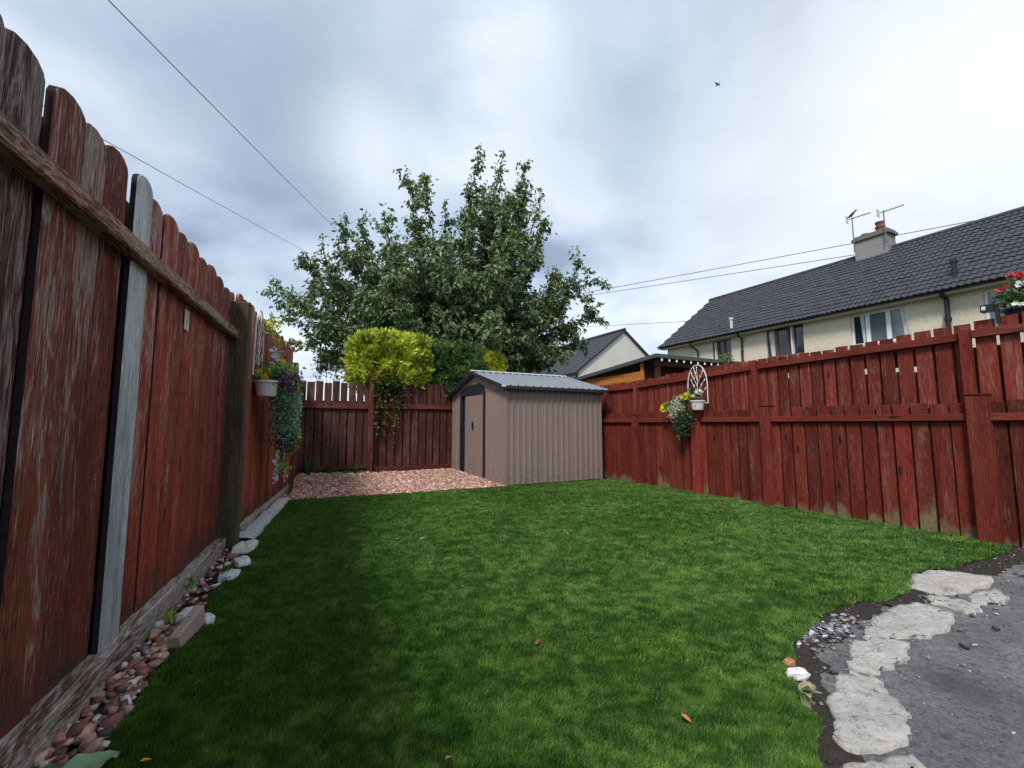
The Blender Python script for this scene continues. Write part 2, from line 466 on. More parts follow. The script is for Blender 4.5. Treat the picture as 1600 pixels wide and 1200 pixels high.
def make_grass():
    Vs, Fs, Cs = [], [], []; base = 0
    for (d0, d1, dens, tri3, w, h) in ((0.0, 1.25, 14000, False, 0.0040, 0.032), (1.25, 2.2, 140000, False, 0.0024, 0.025), (2.2, 3.4, 66000, False, 0.0034, 0.028),
                                        (3.4, 5.0, 33000, False, 0.0052, 0.033), (5.0, 9.5, 17000, False, 0.0078, 0.035)):
        n = int(dens * 7.0 * 8.6)
        x = rng.uniform(-0.7, 5.9, n); y = rng.uniform(-1.2, 7.3, n)
        n_eff = n * (6.6 * 8.5) / (7.0 * 8.6)
        dist = np.hypot(x, y)
        k = (dist >= d0) & (dist < d1)
        az = np.degrees(np.arctan2(x, y)) - 27.46
        k &= (np.abs(az) < 62) | (dist < 1.2)
        x, y = x[k], y[k]
        # ragged border
        jx = x + (vnoise(x, y, 9, 3) - 0.5) * 0.07; jy = y + (vnoise(x, y, 9, 4) - 0.5) * 0.07
        k = in_poly(jx, jy, LAWN)
        x, y = x[k], y[k]; m = len(x)
        # the pile leans one way, turned and flattened in patches
        f1 = vnoise(x, y, 1.3, 5); f2 = vnoise(x, y + x * 0.25, 26.0, 6) * .6 + vnoise(x, y, 11.0, 16) * .4; q1 = x * .887 - y * .461; q2 = x * .461 + y * .887; f3 = vnoise(q1 * 0.55, q2 * 1.7, 5.2, 8) * .45 + vnoise(q1, q2 * 1.6, 24.0, 9) * .55
        ang = math.radians(-35) + (f1 - 0.5) * 1.7 + (f2 - 0.5) * 1.8 + rng.normal(0, 0.75, m)
        lean = np.clip(0.55 + (f3 - 0.5) * 1.2 + (f2 - 0.5) * 0.8 + rng.normal(0, 0.28, m), 0.05, 1.35)
        hh = h * rng.uniform(0.65, 1.2, m) * (0.85 + 0.3 * f2)
        ww = w * rng.uniform(0.7, 1.3, m)
        lx, ly = np.cos(ang), np.sin(ang)
        wa = rng.uniform(0, math.pi * 2, m); wx, wy = np.cos(wa) * ww, np.sin(wa) * ww
        tx = x + lx * hh * np.sin(lean); ty = y + ly * hh * np.sin(lean); tz = hh * np.cos(lean)
        # blade colours: fresh green, blue-green and a few straw fibres
        c0 = np.array([0.022, 0.084, 0.016]); c1 = np.array([0.170, 0.300, 0.046]); c2 = np.array([0.24, 0.24, 0.09])
        q = np.clip(rng.random(m) * 0.75 + (f2 - 0.5) * 0.9 + (f3 - .5) * 0.45, 0, 1)[:, None]
        c = c0 * (1 - q) + c1 * q
        st = rng.random(m) < 0.045
        c[st] = c2 * rng.uniform(0.5, 1.0, (st.sum(), 1))
        if tri3:
            mx_ = x + lx * hh * np.sin(lean * 0.5) * 0.55; my_ = y + ly * hh * np.sin(lean * 0.5) * 0.55; mz_ = hh * 0.58 * np.cos(lean * 0.5)
            V = np.stack([np.stack([x - wx, y - wy, np.zeros(m)], 1), np.stack([x + wx, y + wy, np.zeros(m)], 1),
                          np.stack([mx_ - wx * .8, my_ - wy * .8, mz_], 1), np.stack([mx_ + wx * .8, my_ + wy * .8, mz_], 1),
                          np.stack([tx, ty, tz], 1)], 1).reshape(-1, 3)
            o = (np.arange(m) * 5)[:, None] + base
            Fc = np.concatenate([o + [0, 1, 3], o + [0, 3, 2], o + [2, 3, 4]], 0); C = np.repeat(c, 5, 0); base += 5 * m
        else:
            V = np.stack([np.stack([x - wx, y - wy, np.zeros(m)], 1), np.stack([x + wx, y + wy, np.zeros(m)], 1), np.stack([tx, ty, tz], 1)], 1).reshape(-1, 3)
            Fc = (np.arange(m) * 3)[:, None] + base + np.array([[0, 1, 2]]); C = np.repeat(c, 3, 0); base += 3 * m
        Vs.append(V); Fs.append(Fc); Cs.append(C)
    V = np.concatenate(Vs); Fc = np.concatenate(Fs); C = np.concatenate(Cs)
    print("grass tris", len(Fc))
    o = np_mesh("grass", V, Fc, M['blade'], None, C)
    tag(o, "short green artificial grass blades covering the lawn", "grass", kind="stuff")
make_grass()

def stones(name, pts, size, cols, flat=0.6, seed=1):
    """angular chippings: jittered boxes, one colour per stone"""
    r = np.random.default_rng(seed); n = len(pts); pts = np.asarray(pts, dtype=float)
    cube = np.array([[-1,-1,-1],[1,-1,-1],[1,1,-1],[-1,1,-1],[-1,-1,1],[1,-1,1],[1,1,1],[-1,1,1]], dtype=float) * 0.5
    V = cube[None] + r.uniform(-0.26, 0.26, (n, 8, 3))
    V *= (size[0] + (size[1] - size[0]) * r.random((n, 1, 1)) ** 1.6) * np.stack([np.ones(n), r.uniform(0.6, 1, n), r.uniform(0.35, 0.8, n) * flat / 0.6], 1)[:, None, :]
    a = r.uniform(0, 6.28, n); ti = r.normal(0, 0.5, n)
    ca, sa, ct, s_t = np.cos(a), np.sin(a), np.cos(ti), np.sin(ti)
    X, Y, Zz = V[..., 0], V[..., 1], V[..., 2]
    Y2 = Y * ct[:, None] - Zz * s_t[:, None]; Z2 = Y * s_t[:, None] + Zz * ct[:, None]
    X3 = X * ca[:, None] - Y2 * sa[:, None]; Y3 = X * sa[:, None] + Y2 * ca[:, None]
    V = np.stack([X3, Y3, Z2], 2) + pts[:, None, :]
    tri = np.array([[0,3,2],[0,2,1],[4,5,6],[4,6,7],[0,1,5],[0,5,4],[1,2,6],[1,6,5],[2,3,7],[2,7,6],[3,0,4],[3,4,7]])
    Fc = (np.arange(n) * 8)[:, None, None] + tri[None]
    cols = np.array(cols); c = cols[r.integers(0, len(cols), n)] * r.uniform(0.7, 1.2, (n, 1))
    return V.reshape(-1, 3), Fc.reshape(-1, 3), np.repeat(c, 8, 0)

PINK = [(0.42, 0.20, 0.15), (0.50, 0.29, 0.22), (0.58, 0.40, 0.32), (0.34, 0.14, 0.10), (0.62, 0.50, 0.43), (0.40, 0.24, 0.19), (0.24, 0.12, 0.10)]
GRAVEL = [(-0.05, 7.12), (0.5, 7.10), (1.4, 6.99), (2.5, 6.99), (3.3, 6.93), (3.49, 6.98), (3.49, 9.80), (0.25, 9.80), (0.05, 8.0)]
gb = poly_sheet("gravel_bed", GRAVEL, 0.004, plain("gravel_bed_fines", (0.36, 0.19, 0.14), 0.95, 0.1, 0, 0.5, 40, 0.6))
tag(gb, "pink chippings bed at the back of the garden", kind="structure")
def make_gravel():
    n = 26000
    x = rng.uniform(-0.1, 3.5, n); y = rng.uniform(6.9, 9.85, n)
    k = in_poly(x, y, GRAVEL); x, y = x[k], y[k]
    # raked up towards the back, with loose heaps
    z = 0.006 + 0.035 * np.clip((y - 7.1) / 2.6, 0, 1) + 0.03 * vnoise(x, y, 1.6, 21) * np.clip((y - 7.2), 0, 1) + rng.uniform(0, 0.022, len(x))
    keep = rng.random(len(x)) < np.where(y < 8.4, 1.0, 0.7)
    V, Fc, C = stones("g", np.stack([x, y, z], 1)[keep], (0.022, 0.048), PINK, 0.6, 5)
    o = np_mesh("gravel", V, Fc, M['stone'], None, C)
    tag(o, "loose pink and cream stone chippings spread before the back fence", "gravel", kind="stuff")
make_gravel()

# ------------------------------------------------------------------ tall left fence
A0 = Vector((-0.73, 1.99, 0)); LD = Vector((math.sin(math.radians(5.98)), math.cos(math.radians(5.98)), 0)); LN = Vector((LD.y, -LD.x, 0))
B0 = Vector((-0.44, 4.66, 0)); B1 = Vector((0.075, 8.0, 0)); BD = (B1 - B0).normalized(); BN = Vector((BD.y, -BD.x, 0)); BL = (B1 - B0).length
C1 = Vector((0.27, 9.82, 0)); CD = (C1 - B1).normalized(); CN = Vector((CD.y, -CD.x, 0)); CL = (C1 - B1).length

def round_top(w, h0, h1, k=0.055):
    """board outline with dog-eared rounded head"""
    pts = [(0, h0), (w, h0), (w, h1 - k)]
    for a in (28, 58, 90, 122, 152):
        q = math.radians(a)
        pts.append((w / 2 + math.cos(q) * w / 2 * 0.99, h1 - k + math.sin(q) * k))
    pts.append((0, h1 - k))
    return pts

def tall_fence():
    f = thing("board_fence", "tall weathered red brown board fence with rounded board heads and gravel at its foot", "fence", A0)
    # edges of the boards along the run, measured on the first section
    edges = [-3.0, -2.72, -2.44, -2.16, -1.9, -1.62, -1.34, -1.08, -0.80, -0.545, -0.27, -0.045, 0.155, 0.355, 0.575, 0.785, 0.985, 1.21, 1.41, 1.63, 1.85, 2.09, 2.34, 2.58, 2.72]
    tones = {8: (0.45, 0.45, 0.5, 1.03), 9: (0.34, 0.36, 0.42, 1.05), 10: (0.30, 0.33, 0.38, 1.03), 11: (0.85, 0.92, 0.88, 1.0), 12: (0.75, 0.78, 0.76, 1.02), 13: (0.70, 0.62, 0.60, 0.95), 15: (1.35, 1.0, 0.95, 1.02), 16: (1.5, 1.15, 1.1, 0.97),
             17: (1.1, 0.85, 0.8, 0.97), 18: (1.45, 1.1, 1.05, 0.96), 19: (1.2, 1.0, 1.0, 0.97), 20: (1.0, .8, .8, .96), 21: (0.9, 0.7, 0.7, 0.96), 22: (.8, .65, .65, .95)}
    gaps_after = {8, 10, 12, 13, 15, 17, 19, 21}
    for i in range(len(edges) - 1):
        a0, a1 = edges[i], edges[i + 1]
        g_ = 0.018 if i in (10, 13) else (random.uniform(0.006, 0.012) if i in gaps_after else 0.003)
        front = -0.012 if i in (8, 10, 13) else (-0.005 if i in (12, 15, 17, 19, 21) else 0.0)
        w = a1 - a0 - g_
        h1 = 2.30 + random.uniform(-0.018, 0.018)
        t = tones.get(i, tuple(random.uniform(0.5, 1.0) for _ in range(1)) * 3 + (1.0,))
        grey = (i == 14)
        if grey:
            w *= 0.88; front = 0.010
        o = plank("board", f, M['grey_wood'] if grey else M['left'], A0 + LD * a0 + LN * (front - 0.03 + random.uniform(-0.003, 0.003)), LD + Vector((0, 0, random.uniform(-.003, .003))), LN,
                  round_top(w, 0.10 + random.uniform(-0.01, 0.02), h1, 0.05 + 0.012 * random.random()), 0.026 if i in (11, 14) else 0.017, 0.004, color=t, edge=M['gap_shade_edge'])
        if grey: o["label"] = "bare silver grey replacement board"
    # a second row of boards on the far side of the rails closes the gaps
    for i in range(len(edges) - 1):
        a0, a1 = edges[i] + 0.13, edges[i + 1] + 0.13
        plank("backing_board", f, M['left'], A0 + LD * a0 - LN * 0.085, LD, LN, rect(0, a1 - a0 + 0.004 * (i % 2), 0.02, 2.17 + random.uniform(-.01, .01)), 0.018 + 0.003 * (i % 2), 0.002, color=(0.16, 0.15, 0.16, 0.85))  # near-black tint puts the gap shade into these boards' colour
    # pale unpainted patch of bare wood
    plank("bare_patch", f, M['grey_wood'], A0 + LD * 1.375 - LN * 0.0065, LD, LN, rect(0, 0.085, 1.70, 1.83), 0.0025, 0.001, color=(1.3, 1.25, 1.1, 1))
    # top rail and foot timber
    plank("rail", f, M['left_rail'], A0 - LD * 3.0, LD, LN, rect(0, 5.58, 1.862, 1.940), 0.062, 0.008, color=(1.1, 1.05, 1, 1))
    plank("rail", f, M['left_rail'], A0 - LD * 3.0 - LN * 0.062, LD, LN, rect(0, 5.58, 0.32, 0.40), 0.026, 0.006, color=(0.6, .55, .5, 1))
    for a0, a1, off in ((-3.0, -0.62, 0.0), (-0.61, 0.52, 0.012), (0.53, 1.55, 0.0), (1.56, 2.62, 0.008)):
        plank("foot_timber", f, M['base_timber'], A0 + LD * a0 - LN * 0.03, LD, LN, [(0, -0.02), (a1 - a0, -0.02), (a1 - a0, 0.125 + random.uniform(-.012, .01)), ((a1 - a0) * .5, 0.135), (0, 0.12)], 0.075 + off, 0.012,
              color=(random.uniform(0.55, 1.05),) * 3 + (1,))
    # big dark posts
    for a in (-2.6, 2.655):
        plank("post", f, M['old_post'], A0 + LD * (a - 0.065) - LN * 0.02, LD, LN, [(0, -0.02), (0.13, -0.02), (0.13, 2.20), (0.065, 2.225), (0, 2.20)], 0.15, 0.008, color=(1, 1, 1, 1))
    # second section beyond the post
    n = 15; a = 0.02
    for i in range(n):
        w = (BL - 0.05) / n
        t = random.uniform(1.0, 1.5)
        plank("board", f, M['left'], B0 + BD * a + BN * (-0.03 if i % 2 else -0.018), BD, BN, round_top(w - (0.012 if i % 3 == 0 else 0.002), 0.10, 2.33 + 0.03 * i / n + random.uniform(-0.02, 0.02), 0.06), 0.022, 0.004, color=(t * 1.1, t * .9, t * .85, .97))
        a += w
    plank("rail", f, M['left_rail'], B0 - BN * 0.06, BD, BN, rect(0, BL, 1.93, 2.01), 0.028, 0.004, color=(.8, .7, .7, 1))
    plank("foot_timber", f, M['base_timber'], B0 - BN * 0.02, BD, BN, rect(0.05, BL - 0.05, -0.02, 0.12), 0.06, 0.01, color=(0.95, .9, .85, 1))
    plank("post", f, M['left'], B1 + BD * 0.0 - BN * 0.05, BD, BN, rect(0, 0.10, -0.02, 2.12), 0.13, 0.006, color=(0.8, 0.6, 0.55, 1))
    # lower third section up to the back fence
    n = 11
    for i in range(n):
        w = CL / n
        plank("board", f, M['left'], B1 + CD * (0.1 + i * w) - CN * 0.03, CD, CN, round_top(w - 0.008, 0.06, 2.0 + random.uniform(-.02, .02), 0.03), 0.02, 0.003, color=(1.0, 0.8, 0.75, 1))
    plank("rail", f, M['left_rail'], B1 - CN * 0.01, CD, CN, rect(0.1, CL, 1.45, 1.53), 0.045, 0.004, color=(.8, .6, .6, 1))
tall_fence()

# ------------------------------------------------------------------ back fence
def back_fence():
    f = thing("back_fence", "dark red picket fence with gaps closing the far end behind the pink gravel", "fence", (1.65, 9.9, 0))
    D, Nn = Vector((1, 0, 0)), Vector((0, -1, 0))
    x = 0.22; i = 0
    while x < 3.75:
        w = random.uniform(0.135, 0.15)
        leftpart = x < 1.6
        gap = random.uniform(.012, .034) if leftpart else 0.028
        h = 2.0 + random.uniform(-0.03, 0.03) if leftpart else 2.02 + random.uniform(-.02, .02)
        al = 0.62 if leftpart else 0.42
        tn = random.uniform(0.8, 1.35)
        col = (tn, tn * (1.15 if leftpart else 0.9), tn * (1.2 if leftpart else 0.85), al + random.uniform(-.08, .12))
        plank("board", f, M['back'], (x, 9.9, 0), D + Vector((0, 0, random.uniform(-.006, .006))), Nn, [(0, 0.10), (w, 0.10), (w, h - 0.012), (w - 0.015, h), (0.015, h), (0, h - 0.014)], 0.02, 0.003, color=col)
        # board on the far side of the rail closes most of the gap lower down
        if True:
            plank("backing_board", f, M['back'], (x + w - 0.03, 9.95, 0), D, Nn, rect(0, gap + 0.06, 0.12, 1.60 if leftpart else 1.75), 0.018, 0.002, color=(.55, .5, .5, 0.3))
        x += w + gap; i += 1
    plank("rail", f, M['back_rail'], (0.2, 9.88, 0), D, Nn, rect(0, 1.4, 1.43, 1.55), 0.05, 0.005, color=(1, 1, 1, .3))
    plank("rail", f, M['back_rail'], (1.7, 9.88, 0), D, Nn, rect(0, 2.05, 1.45, 1.55), 0.05, 0.005, color=(1.25, .95, .9, .3))
    plank("rail", f, M['back_rail'], (0.2, 9.88, 0), D, Nn, rect(0, 1.4, 0.16, 0.24), 0.04, 0.005, color=(.8, .8, .8, .3))
    plank("gravel_board", f, M['back_rail'], (1.7, 9.88, 0), D, Nn, rect(0, 2.0, 0.0, 0.17), 0.03, 0.005, color=(0.9, .75, .7, .3))
    plank("post", f, M['back'], (1.60, 9.85, 0), D, Nn, [(0, -0.02), (0.10, -0.02), (0.10, 2.16), (0.05, 2.19), (0, 2.16)], 0.09, 0.006, color=(1.5, 1.05, 1.0, .2))
back_fence()

# ------------------------------------------------------------------ right fence: old low fence with a taller one behind it
FX = 5.93
def right_fence():
    D, Nn = Vector((0, -1, 0)), Vector((-1, 0, 0))
    f = thing("low_fence", "bright red stained low board fence with stout posts along the right of the lawn", "fence", (FX, 3.8, 0))
    def O(y, back=0.0): return Vector((FX + back, y, 0))
    def low_board(y0, y1, i, al=None, tn=None):
        g_ = random.uniform(0.012, 0.022)
        tn = tn or random.uniform(0.58, 1.25)
        al = al if al is not None else 0.50 + random.uniform(-0.25, 0.34)
        tilt = random.uniform(-.004, .004)
        plank("board", f, M['red'], O(y0, 0.0 + random.uniform(-.004, .004)), D + Vector((0, 0, tilt)), Nn, rect(0, (y0 - y1) - g_, -0.01 + random.uniform(0, .015), 1.315 + random.uniform(-.012, .012)), 0.022, 0.003,
              color=(tn, tn * random.uniform(.85, 1.1), tn * .95, al))
    # bays: far (7.0-6.3), (6.15-4.95), (4.75-3.95), (3.65-1.77), near (1.55 - )
    y = 6.98
    bays = [(9.86, 6.28), (6.22, 4.90), (4.84, 3.76), (3.70, 1.70), (1.61, -2.5)]
    for bi, (ya, yb) in enumerate(bays):
        n = max(2, int(round((ya - yb) / (0.142 if bi < 3 else 0.15))))
        for i in range(n):
            y0 = ya - (ya - yb) * i / n; y1 = ya - (ya - yb) * (i + 1) / n
            if yb > -0.5 or y0 > 0.3 or True:
                al = None; tn = None
                if bi == 3 and i == n - 3: al, tn = 0.98, 0.8
                if bi == 3 and i >= n - 6 and i != n - 3: al = random.uniform(.55, .80)
                if bi == 4 and i < 2: al, tn = 0.6, 0.55
                low_board(y0, y1, i, al, tn)
        plank("rail", f, M['red_rail'], O(ya, -0.024), D, Nn, rect(0, ya - yb, 1.135, 1.205), 0.045, 0.004, color=(1, 1, 1, .3))
        plank("base_rail", f, M['red_rail'], O(ya, 0.045), D, Nn, rect(0, ya - yb, 0.10, 0.18), 0.04, 0.004, color=(.6, .6, .6, .6))
    # narrow covering strips behind the gaps
    for bi, (ya, yb) in enumerate(bays):
        n = max(2, int(round((ya - yb) / (0.142 if bi < 3 else 0.15))))
        for i in range(1, n):
            y0 = ya - (ya - yb) * i / n
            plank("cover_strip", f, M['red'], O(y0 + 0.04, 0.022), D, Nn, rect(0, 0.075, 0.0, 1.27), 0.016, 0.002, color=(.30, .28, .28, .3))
    # stout posts
    for y, w, top, c in ((6.30, 0.13, 1.27, 1.0), (4.93, 0.13, 1.30, 1.45), (3.78, 0.125, 1.345, 1.0), (1.715, 0.155, 1.375, 0.95), (-0.3, 0.14, 1.37, 1.0)):
        plank("post", f, M['red'], O(y, 0.02), D, Nn, rect(0, w, -0.02, top), 0.14, 0.010, color=(c, c, c, .42))
        plank("post_cap", f, M['red'], O(y + 0.006, 0.024), D, Nn, [(0, top + 0.001), (w + .012, top + 0.001), (w + 0.006, top + 0.018), (0.006, top + 0.018)], 0.150, 0.004, color=(.5, .55, .5, .75))
    u = thing("tall_fence", "red stained taller picket fence with gapped tops rising behind the low right fence", "fence", (FX + 0.1, 3.8, 0))
    ux = 0.085
    y = 9.86; i = 0
    edges = []
    while y > -2.4:
        w = random.uniform(0.118, 0.136) if y > 1.75 else random.uniform(0.128, 0.145)
        gap = random.uniform(0.014, 0.026) if y < 3.3 else random.uniform(0.008, 0.016)
        h = 2.03 + random.uniform(-0.012, 0.012) + 0.10 * min(1, max(0, (3.0 - y) / 1.6)) - 0.10 * min(1, max(0, (y - 4.6) / 1.7))
        tn = random.uniform(0.62, 1.3)
        al = 0.44 + random.uniform(-.12, .22) + (0.18 if 1.8 < y < 2.5 else 0)
        plank("picket", u, M['red_up'], O(y, ux + random.uniform(-.003, .003)), D + Vector((0, 0, random.uniform(-.004, .004))), Nn, rect(0, w, 0.9, h), 0.018, 0.003, color=(tn, tn * random.uniform(.9, 1.1), tn, al))
        edges.append((y - w, gap))
        y -= w + gap + 0.008; i += 1
    # backing pickets on the far side of the rail; a few are missing, so light shows through
    for k, (ye, gap) in enumerate(edges):
        zb = 0.05; peep = any(abs(ye - q) < 0.08 for q in (2.66, 2.30, 2.14, 3.5))
        if peep: zt = 1.64 + random.uniform(0, .1)
        else: zt = (1.97 - 0.09 * min(1, max(0, (ye - 4.6) / 1.7))) if ye > 1.75 else 1.86
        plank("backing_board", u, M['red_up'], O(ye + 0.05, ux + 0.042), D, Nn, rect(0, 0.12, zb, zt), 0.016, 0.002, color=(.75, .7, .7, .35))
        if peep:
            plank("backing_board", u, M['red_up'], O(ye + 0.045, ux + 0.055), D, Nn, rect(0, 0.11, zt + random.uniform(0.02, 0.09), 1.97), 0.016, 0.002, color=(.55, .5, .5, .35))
    for ya, yb, z0, dz, al, tone in ((9.86, 6.34, 1.785, 0.0, .35, 1.0), (6.25, 3.95, 1.79, 0.095, .35, 1.0), (3.86, 1.755, 1.885, 0.05, .70, 0.85), (1.665, -2.4, 1.945, 0.02, .40, 0.85)):
        L_ = ya - yb
        plank("rail", u, M['red_rail'], O(ya, ux - 0.022), D, Nn, [(0, z0), (L_, z0 + dz), (L_, z0 + dz + 0.075), (0, z0 + 0.075)], 0.045, 0.004, color=(tone, tone, tone, al))
        plank("rail", u, M['red_rail'], O(ya, ux + 0.052), D, Nn, rect(0, L_, 1.00, 1.07), 0.03, 0.004, color=(tone * .6, tone * .6, tone * .6, .3))
    for y, top in ((9.0, 1.85), (7.22, 1.88), (6.33, 1.87), (3.935, 2.0), (1.745, 2.035), (-0.25, 2.05)):
        plank("post", u, M['red'], O(y, ux - 0.024), D, Nn, rect(0, 0.075, -0.02, top), 0.078, 0.005, color=(1.1, 1.1, 1.1, .45))
right_fence()

# ------------------------------------------------------------------ metal shed
def ribbed(name, parent, mat, O, d, n, width, z0, z1, pitch, depth, duty=0.42, top=None):
    """profiled steel sheet: flat pans with raised ribs; top(a) gives an upper edge height"""
    O, d, n = Vector(O), Vector(d), Vector(n)
    prof = []
    a = 0.0
    s_ = pitch * 0.08
    while a < width - 1e-4:
        for da, h in ((0, 0), (pitch * (1 - duty) - s_, 0), (pitch * (1 - duty), depth), (pitch - s_, depth), ):
            if a + da < width: prof.append((a + da, h))
        a += pitch
    prof.append((width, 0))
    V, Fc = [], []
    for a, h in prof:
        zt = z1 if top is None else top(a)
        V.append(O + d * a + n * h + Vector((0, 0, z0))); V.append(O + d * a + n * h + Vector((0, 0, zt)))
    flip = d.cross(Vector((0, 0, 1))).dot(n) < 0
    for i in range(len(prof) - 1):
        q = (2*i, 2*i+2, 2*i+3, 2*i+1)
        Fc.append(q[::-1] if flip else q)
    return mesh(name, V, Fc, mat, parent)

def metal_shed():
    bm_ = NB("taupe_painted_steel")
    ob = bm_.tc.outputs["Object"]
    c = bm_.mix(bm_.noise(ob, 2.2, 4, 0.6), (0.205, 0.155, 0.134), (0.255, 0.197, 0.172))
    streaks = bm_.ramp(bm_.noise(bm_.vmath('MULTIPLY', ob, (1, 1, 0.06)), 24, 4, 0.6), 0.52, 0.72, 0.0, 0.28)
    c = bm_.mix(streaks, c, (0.30, 0.235, 0.21))
    z = bm_.sep(ob)[2]
    dirt = bm_.math('MULTIPLY', bm_.ramp(z, 0.0, 0.42, 1.0, 0.0), bm_.ramp(bm_.noise(ob, 14, 5, 0.7), 0.42, 0.62))
    c = bm_.mix(bm_.math('MULTIPLY', dirt, 0.75), c, (0.14, 0.12, 0.075))
    bm_.bump(bm_.noise(ob, 3.0, 3, 0.5), 0.12, 0.03)
    taupe = bm_.fin(c, 0.5, 0.35)
    br = NB("grey_roof_steel")
    ob = br.tc.outputs["Object"]
    c = br.mix(br.noise(ob, 3.5, 5, 0.65), (0.20, 0.225, 0.25), (0.34, 0.37, 0.40))
    roof_m = br.fin(c, 0.42, 0.5, 0.25)
    x0, x1, y0, y1, ze, za = 3.51, 5.62, 6.97, 9.74, 1.78, 2.15
    ym = (y0 + y1) / 2
    s_ = thing("metal_shed", "taupe ribbed metal garden shed with grey gable roof in the back corner", "shed", (x0, y0, 0))
    Nf, Df = Vector((-1, 0, 0)), Vector((0, -1, 0))
    # side wall towards the lawn, three sheets
    for k in range(3):
        w = (x1 - x0 - 0.03) / 3
        ribbed("wall_panel", s_, taupe, (x0 + 0.02 + k * w, y0 - 0.001 * (k % 2), 0), (1, 0, 0), (0, -1, 0), w - 0.002, 0.03, ze, w / 5.6, 0.022, 0.28)
    ribbed("wall_panel", s_, taupe, (x1, y1, 0), (-1, 0, 0), (0, 1, 0), x1 - x0, 0.03, ze, 0.125, 0.010)
    ribbed("wall_panel", s_, taupe, (x1, y0, 0), (0, 1, 0), (1, 0, 0), y1 - y0, 0.03, ze, 0.125, 0.010)
    # front wall: fine ribs right of the door, flat sheet left of it
    d_r, d_l = 7.90, 9.22
    ribbed("front_panel", s_, taupe, (x0, d_r, 0), (0, -1, 0), (-1, 0, 0), d_r - y0 - 0.012, 0.03, ze - 0.02, 0.088, 0.016, 0.35)
    ribbed("front_panel", s_, taupe, (x0, y1 - 0.012, 0), (0, -1, 0), (-1, 0, 0), y1 - d_l - 0.012, 0.03, ze - 0.02, 0.25, 0.008, 0.3)
    # gable triangle
    mb = MB()
    mb.add([(x0 - 0.012, y0, ze - 0.03), (x0 - 0.012, y1, ze - 0.03), (x0 - 0.012, ym, za - 0.01), (x0 + 0.02, y0, ze - 0.03), (x0 + 0.02, y1, ze - 0.03), (x0 + 0.02, ym, za - 0.01)],
           [(0, 2, 1), (3, 4, 5), (0, 1, 4, 3), (1, 2, 5, 4), (2, 0, 3, 5)])
    mb.build("gable_panel", taupe, s_)
    mb = MB(); mb.add([(x1, y0, ze - .03), (x1, y1, ze - .03), (x1, ym, za - .01)], [(0, 1, 2)]); mb.build("gable_panel", taupe, s_)
    # corner posts
    for (x, y) in ((x0, y0), (x1, y0), (x0, y1), (x1, y1)):
        mb = MB(); mb.box((x - 0.022, y - 0.022, 0.0), (x + 0.02, y + 0.02, ze + 0.005)); mb.build("corner_trim", taupe, s_)
    # dark sliding door frame, a dark panel filling its open slot and two leaves
    mb = MB()
    mb.box((x0 - 0.03, d_r - 0.005, 0.03), (x0 + 0.02, d_r + 0.055, 1.83))
    mb.box((x0 - 0.03, d_l - 0.05, 0.03), (x0 + 0.02, d_l + 0.005, 1.83))
    mb.add([(x0 - 0.032, d_r - 0.01, 1.715), (x0 - 0.032, d_l + 0.01, 1.715), (x0 - 0.032, d_l - 0.12, 1.86), (x0 - 0.032, ym + 0.2, 1.93), (x0 - 0.032, ym - 0.2, 1.93), (x0 - 0.032, d_r + 0.02, 1.86),
            (x0 + 0.02, d_r - 0.01, 1.715), (x0 + 0.02, d_l + 0.01, 1.715), (x0 + 0.02, d_l - 0.12, 1.86), (x0 + 0.02, ym + 0.2, 1.93), (x0 + 0.02, ym - 0.2, 1.93), (x0 + 0.02, d_r + 0.02, 1.86)],
           [(5, 4, 3, 2, 1, 0), (0, 1, 7, 6), (1, 2, 8, 7), (2, 3, 9, 8), (3, 4, 10, 9), (4, 5, 11, 10), (5, 0, 6, 11)])
    mb.build("door_frame", M['dark_recess'], s_)
    mb = MB(); mb.box((x0 + 0.03, d_l - 0.33, 0.03), (x0 + 0.05, d_l - 0.02, 1.74)); mb.build("slot_dark_panel", M['dark_recess'], s_)  # dark panel stands in for the unlit interior behind the slot
    for a, b_ in ((d_r + 0.06, 8.445), (8.455, 8.94)):
        mb = MB(); mb.box((x0 - 0.018, a, 0.04), (x0 + 0.004, b_, 1.715))
        dl = mb.build("door", taupe, s_)
        hb = MB(); hb.box((x0 - 0.021, a + 0.02, 0.05), (x0 - 0.0182, a + 0.035, 1.70)); hb.box((x0 - 0.021, b_ - 0.035, 0.05), (x0 - 0.0182, b_ - 0.02, 1.70))
        hb.build("door_edge", taupe, dl)
        if a > 8.4:
            h = MB(); h.box((x0 - 0.032, a + 0.005, 0.99), (x0 - 0.0185, a + 0.075, 1.15)); h.box((x0 - 0.046, a + 0.02, 1.02), (x0 - 0.032, a + 0.035, 1.12)); h.build("handle", M['black'], dl)
    mb = MB(); mb.box((x0 - 0.05, d_r - 0.02, 0.0), (x0 + 0.05, d_l + 0.02, 0.028)); mb.build("door_track", M['trim'], s_)
    # roof: two ribbed slopes, ridge cap, eave trims and white end caps
    xr0, xr1, ov = x0 - 0.12, x1 + 0.12, 0.13
    sl = (za - ze) / (ym - y0)
    for sgn, ye in ((-1, y0 - ov), (1, y1 + ov)):
        V, Fc = [], []
        zc = ze + 0.035 - sl * ov; n = 0; pitch = 0.158; a = 0
        L_ = xr1 - xr0; prof = []
        while a < L_ - 1e-4:
            for da, h in ((0, 0), (0.118, 0), (0.128, 0.024), (0.148, 0.024)):
                if a + da < L_: prof.append((a + da, h))
            a += pitch
        prof.append((L_, 0))
        for a, h in prof:
            V.append((xr0 + a, ye, zc + h)); V.append((xr0 + a, ym, za + 0.04 + h))
        for i in range(len(prof) - 1):
            q = (2*i, 2*i+2, 2*i+3, 2*i+1); Fc.append(q if sgn < 0 else q[::-1])
        mesh("roof_sheet", V, Fc, roof_m, s_)
